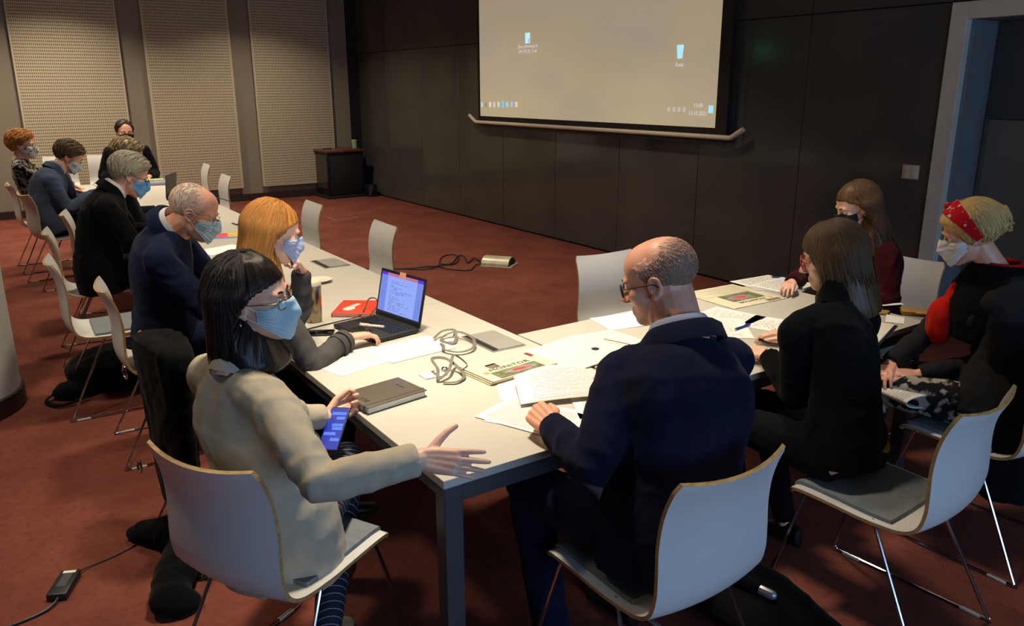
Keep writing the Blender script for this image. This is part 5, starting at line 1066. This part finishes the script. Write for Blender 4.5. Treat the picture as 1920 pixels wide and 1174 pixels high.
def lump(name, label, cat, pts, mat, vox=.012, loc=None, amp=.008, seed=1., blobs=(), pit=True):
    m = MB()
    for P, r in pts: m.tube(P, r, 12, round_end=True)
    for c, r in blobs: m.ball(c, r, n=18)
    me = remesh(m, vox, 5, .5); folds(me, amp, [], seed, (11, 11, 9)); a, _ = getco(me); a[:, 2] = np.maximum(a[:, 2], .001); o0 = V3(*loc); setco(me, a - o0)
    o = obj(name, me, mat, None, sharp=0, loc=tuple(loc)); return tag(o, label, cat)
M['black_cloth'] = cloth('black_coat_cloth', (8, 8, 9), .2); M['black_nylon'] = cloth('black_bag_nylon', (8, 8, 9), .25, weave=400)
t = thing('hanging_coat', 'black coat with metal eyelets hanging over the chair beside the beige blazer', 'coat', (-.425, 1.30, 0), R_(8))
m = MB(); rings = []
for z, hw_, d0, d1 in ((.895, .18, -.03, .06), (.885, .20, -.055, .095), (.84, .212, -.06, .10), (.75, .20, -.055, .09), (.6, .195, -.05, .07), (.45, .19, -.055, .05), (.3, .19, -.06, .03), (.2, .185, -.07, .0)):
    rings.append([(-.03 - (d1 + d0) / 2 * 0 + (-(d1 - d0) / 2) * math.cos(a) - d0 * .2, hw_ * math.sin(a), z - .03 * math.sin(a) ** 2) for a in np.arange(24) * 2 * PI / 24])
m.loft(rings); me = remesh(m, .009, 5, .5); folds(me, .010, [], 3.3, (9, 16, 2.2)); obj('cloth', me, 'black_cloth', t, sharp=0)
for y, z in ((.135, .74), (.125, .36)): obj('eyelet', MB().tube([(-.118, y + .022 * math.cos(a), z + .024 * math.sin(a)) for a in np.linspace(0, 2 * PI, 20)], .0045, 8), 'chrome', t)
lump('coat_sleeve', 'black cloth bag slumped on the carpet under the nearest chair', 'bag', [(bez([(-.60, 1.53, .03), (-.50, 1.40, .06), (-.40, 1.28, .07)], 4), np.linspace(.03, .09, 9)), (bez([(-.40, 1.28, .10), (-.50, 1.12, .09), (-.58, .95, .05)], 4), np.linspace(.09, .06, 9))], 'black_cloth', .012, (-.48, 1.25, 0), .012, 2.2, [((-.36, 1.2, .12), (.12, .16, .12)), ((-.55, .95, .03), (.07, .08, .05))])
bg = lump('backpack', 'black backpack lying on the carpet under the empty chair by the column', 'bag', [], 'black_nylon', .014, (-.3, 3.55, 0), .012, 4.4, [((-.34, 3.55, .10), (.30, .26, .13)), ((-.1, 3.65, .12), (.25, .22, .13)), ((-.60, 3.42, .04), (.14, .10, .045))])
tag(obj('bag_strap', MB().tube(bez([(-.62, 3.4, .08), (-.76, 3.38, .02), (-.70, 3.25, .015), (-.56, 3.28, .03)], 6), .014, 8, flat=.3), 'black_nylon'), 'loose black strap of the backpack by the column', 'strap')
bg = lump('shoulder_bag', 'black shoulder bag on the floor right of the bald man\'s chair', 'bag', [(bez([(1.12, .0, .13), (1.13, -.25, .135), (1.09, -.52, .11)], 5), .035)], 'black_nylon', .012, (1.1, -.25, 0), .006, 5.4, [((1.06, -.22, .07), (.16, .34, .085))])
t = thing('umbrella', 'short folded umbrella lying beside the black shoulder bag', 'umbrella', (.98, -.18, .0)); obj('canopy', MB().tube([(0, .1, .19), (.03, -.08, .17)], .02, 10, round_end=True), 'black_nylon', t); obj('handle', MB().tube([(.03, -.08, .17), (.045, -.13, .165)], .016, 10, round_end=True), 'alu', t)

# ------------------------------------------------------------------ magazine, shawl and headband of the woman on the right
t = thing('magazine', 'rolled magazine under the hands of the woman in the shawl', 'magazine', (2.10, -.06, .60), R_(-14)); rings = []
pr_ = bez([(-.02, .0), (-.10, -.002), (-.125, -.018), (-.10, -.036), (0, -.046), (.10, -.050)], 5); pr_ = np.concatenate([pr_, pr_[::-1] + np.array([0, .0])]); 
G = np.array([[(x, y, z - .01) for y in np.linspace(-.14, .10, 5)] for x, z in bez([(.10, .006), (0, .004), (-.09, .0), (-.125, -.018), (-.09, -.04), (0, -.052), (.11, -.06)], 6)]); obj('cover', MB().sheet(G, thick=.003, nrm_=(0, 0, 1)), 'doc_c', t, sharp=80)
def shawl():
    P = P12; off = P['off']; nk, sd, sr = P['neck'], P['sd'], P['sr']; root = P['root']; m = MB(); rings = []; a = np.arange(36) * 2 * PI / 36
    for k, (dz, w, d, fw) in enumerate(((.045, .085, .075, .0), (.03, .105, .095, .0), (-.01, .15, .115, -.005), (-.05, .20, .135, -.01), (-.11, .235, .155, -.015), (-.18, .245, .165, -.02), (-.245, .245, .17, -.025))):
        c = nk + V3(0, 0, dz) + sd * fw; rings.append(c + (np.cos(a) * w)[:, None] * sr + (np.sin(a) * d)[:, None] * sd * (1 + .28 * np.clip(np.sin(a), 0, 1))[:, None] - V3(0, 0, 1) * (np.clip(-np.sin(a), 0, 1) * .05 * k / 6)[:, None])
    R2 = [c_ + (nk + V3(0, 0, (.045, .03, -.01, -.05, -.11, -.18, -.245)[i]) - c_) * .09 for i, c_ in enumerate(rings)][::-1]
    m.loft(rings + R2, caps=False); me = m.mesh('shawl'); 
    o = MB(); o.loft(rings); me = remesh(o, .009, 4, .5); folds(me, .008, [], 8.8, (7, 7, 14)); setco(me, getco(me)[0] - off); obj('shawl', me, 'black_wool', root, sharp=0)
    h = MB(); hc = nk - sd * .085 + V3(0, 0, -.02)   # soft hood / cowl lying on the back
    h.tube(bez([nk + sr * .12 + sd * .03 + V3(0, 0, -.03), nk + sr * .10 - sd * .10 + V3(0, 0, -.02), nk - sd * .15 + V3(0, 0, -.03), nk - sr * .10 - sd * .10 + V3(0, 0, -.02), nk - sr * .13 + sd * .03 + V3(0, 0, -.035), nk - sr * .09 + sd * .11 + V3(0, 0, -.10)], 5), .038, 12, round_end=True); me = remesh(h, .009, 4); folds(me, .006, [], 2.8, (12, 12, 20)); setco(me, getco(me)[0] - off); obj('cowl', me, 'black_wool', root, sharp=0)
    v = MB(); pel, pd, pr = P['pel'], P['pd'], P['pr']   # long open waistcoat hanging over the seat
    for q in (1,):
        rr = []
        for t_, w, d in ((.72, .20, .15), (.5, .20, .155), (.3, .205, .16), (.1, .225, .185), (-.04, .235, .20), (-.22, .235, .19), (-.5, .24, .17)):
            c = pel + (nk - pel) * max(t_, 0) + V3(0, 0, min(t_, 0) * .62) - pd * (.03 + .06 * max(0, -t_)); rr.append(c + (np.cos(a) * w)[:, None] * pr + (np.sin(a) * d * np.where(np.sin(a) > 0, .55, 1.0))[:, None] * pd)
        v.loft(rr)
    me = remesh(v, .010, 5); folds(me, .008, [], 6.1, (10, 10, 3)); setco(me, getco(me)[0] - off); obj('long_waistcoat', me, 'black_wool', root, sharp=0)
    b = MB(); c = pel + (nk - pel) * .52 + sd * .20 + sr * .08 + V3(0, 0, .02); b.ball(c, (.09, .05, .10), n=20, R=np.stack([sr, sd, V3(0, 0, 1)], 1)); b.ball(c + V3(0, 0, .10) - sd * .06, (.06, .05, .07), n=16, R=np.stack([sr, sd, V3(0, 0, 1)], 1)); me = remesh(b, .009, 4); folds(me, .007, [], 1.1, (9, 9, 16)); setco(me, getco(me)[0] - off); obj('red_blouse', me, 'red_blouse', root, sharp=0)
    cl = MB(); cl.tube([nk + V3(0, 0, .045) + sr * (.075 * math.cos(q)) + sd * (.066 * math.sin(q) + .004) for q in np.linspace(0, 2 * PI, 28)], .010, 8); obj('red_neckline', cl.xf(np.eye(3), -off), 'red_blouse', root)
    X = P['X']; st = hair_hull('updo', None, True, None)[1]; hb = MB(); ang = np.linspace(-1.52, 1.52, 26)
    D = np.array([nrm((math.sin(q), .50 * math.cos(q) - .16, .86 * math.cos(q) - .12 * abs(math.sin(q)))) for q in ang]); r = star(st, D, .3, 80)
    T_ = np.gradient(D, axis=0); Wd = np.cross(T_, D); Wd /= np.linalg.norm(Wd, axis=1)[:, None]; GD = np.array([[nrm(D[i] + Wd[i] * o_ * (.26 - .12 * abs(ang[i]) / 1.52)) for o_ in np.linspace(-1, 1, 7)] for i in range(26)]); gr = star(st, GD.reshape(-1, 3), .3, 80) + .013 + .0025 * vnoise(GD.reshape(-1, 3) * 22)
    hb.sheet(np.array([X(d * q) for d, q in zip(GD.reshape(-1, 3), gr)]).reshape(26, 7, 3), thick=.004, nrm_=P['H'][:, 2]); hb.ball(X(D[13] * (r[13] + .006) + np.array([.0, .006, .004])), np.array([.02, .016, .014]), n=12, R=P['H'])
    obj('headband', hb.xf(np.eye(3), -off), 'red_print', root)
M['red_print'] = cloth('red_scarf_with_white_print', (186, 22, 30), .06, mottled=((214, 180, 176), 46, .60, .63))
shawl()
# sleeve turn-ups, ring, buttons: small details of the two women in front
t = P7['root']; w_, e_ = P7['wr']['R'], P7['el']['R']; d_ = nrm(w_ - e_)
for a, r in ((-.035, .046), (-.075, .0475)): obj('cuff_tab', MB().tube([w_ + d_ * (a - .012) - P7['off'], w_ + d_ * (a + .012) - P7['off']], r, 18), 'grey_jacket', t)
obj('ring', MB().tube([w_ + V3(.085, .008, .012) - P7['off'] + V3(0, .0095 * math.cos(q), .0095 * math.sin(q)) for q in np.linspace(0, 2 * PI, 16)], .0016, 6), 'metal_rim', t)
t = P8['root']; obj('earring', MB().tube([P8['X']((.088, -.006, -.040 - .006 + .006 * math.sin(q))) - P8['off'] + V3(0, .006 * math.cos(q), 0) for q in np.linspace(0, 2 * PI, 14)], .0012, 6), 'chrome', t)
t = P10['root']; M['belt'] = M['tan_leather']; pl = P10['pel']; obj('belt_back', MB().tube([pl + P10['pr'] * (.165 * math.cos(q)) + P10['pd'] * (.128 * math.sin(q)) + V3(0, 0, .02) - P10['off'] for q in np.linspace(-PI * .42, -.16 * PI, 12)], .015, 8, flat=.3), 'tan_leather', t)
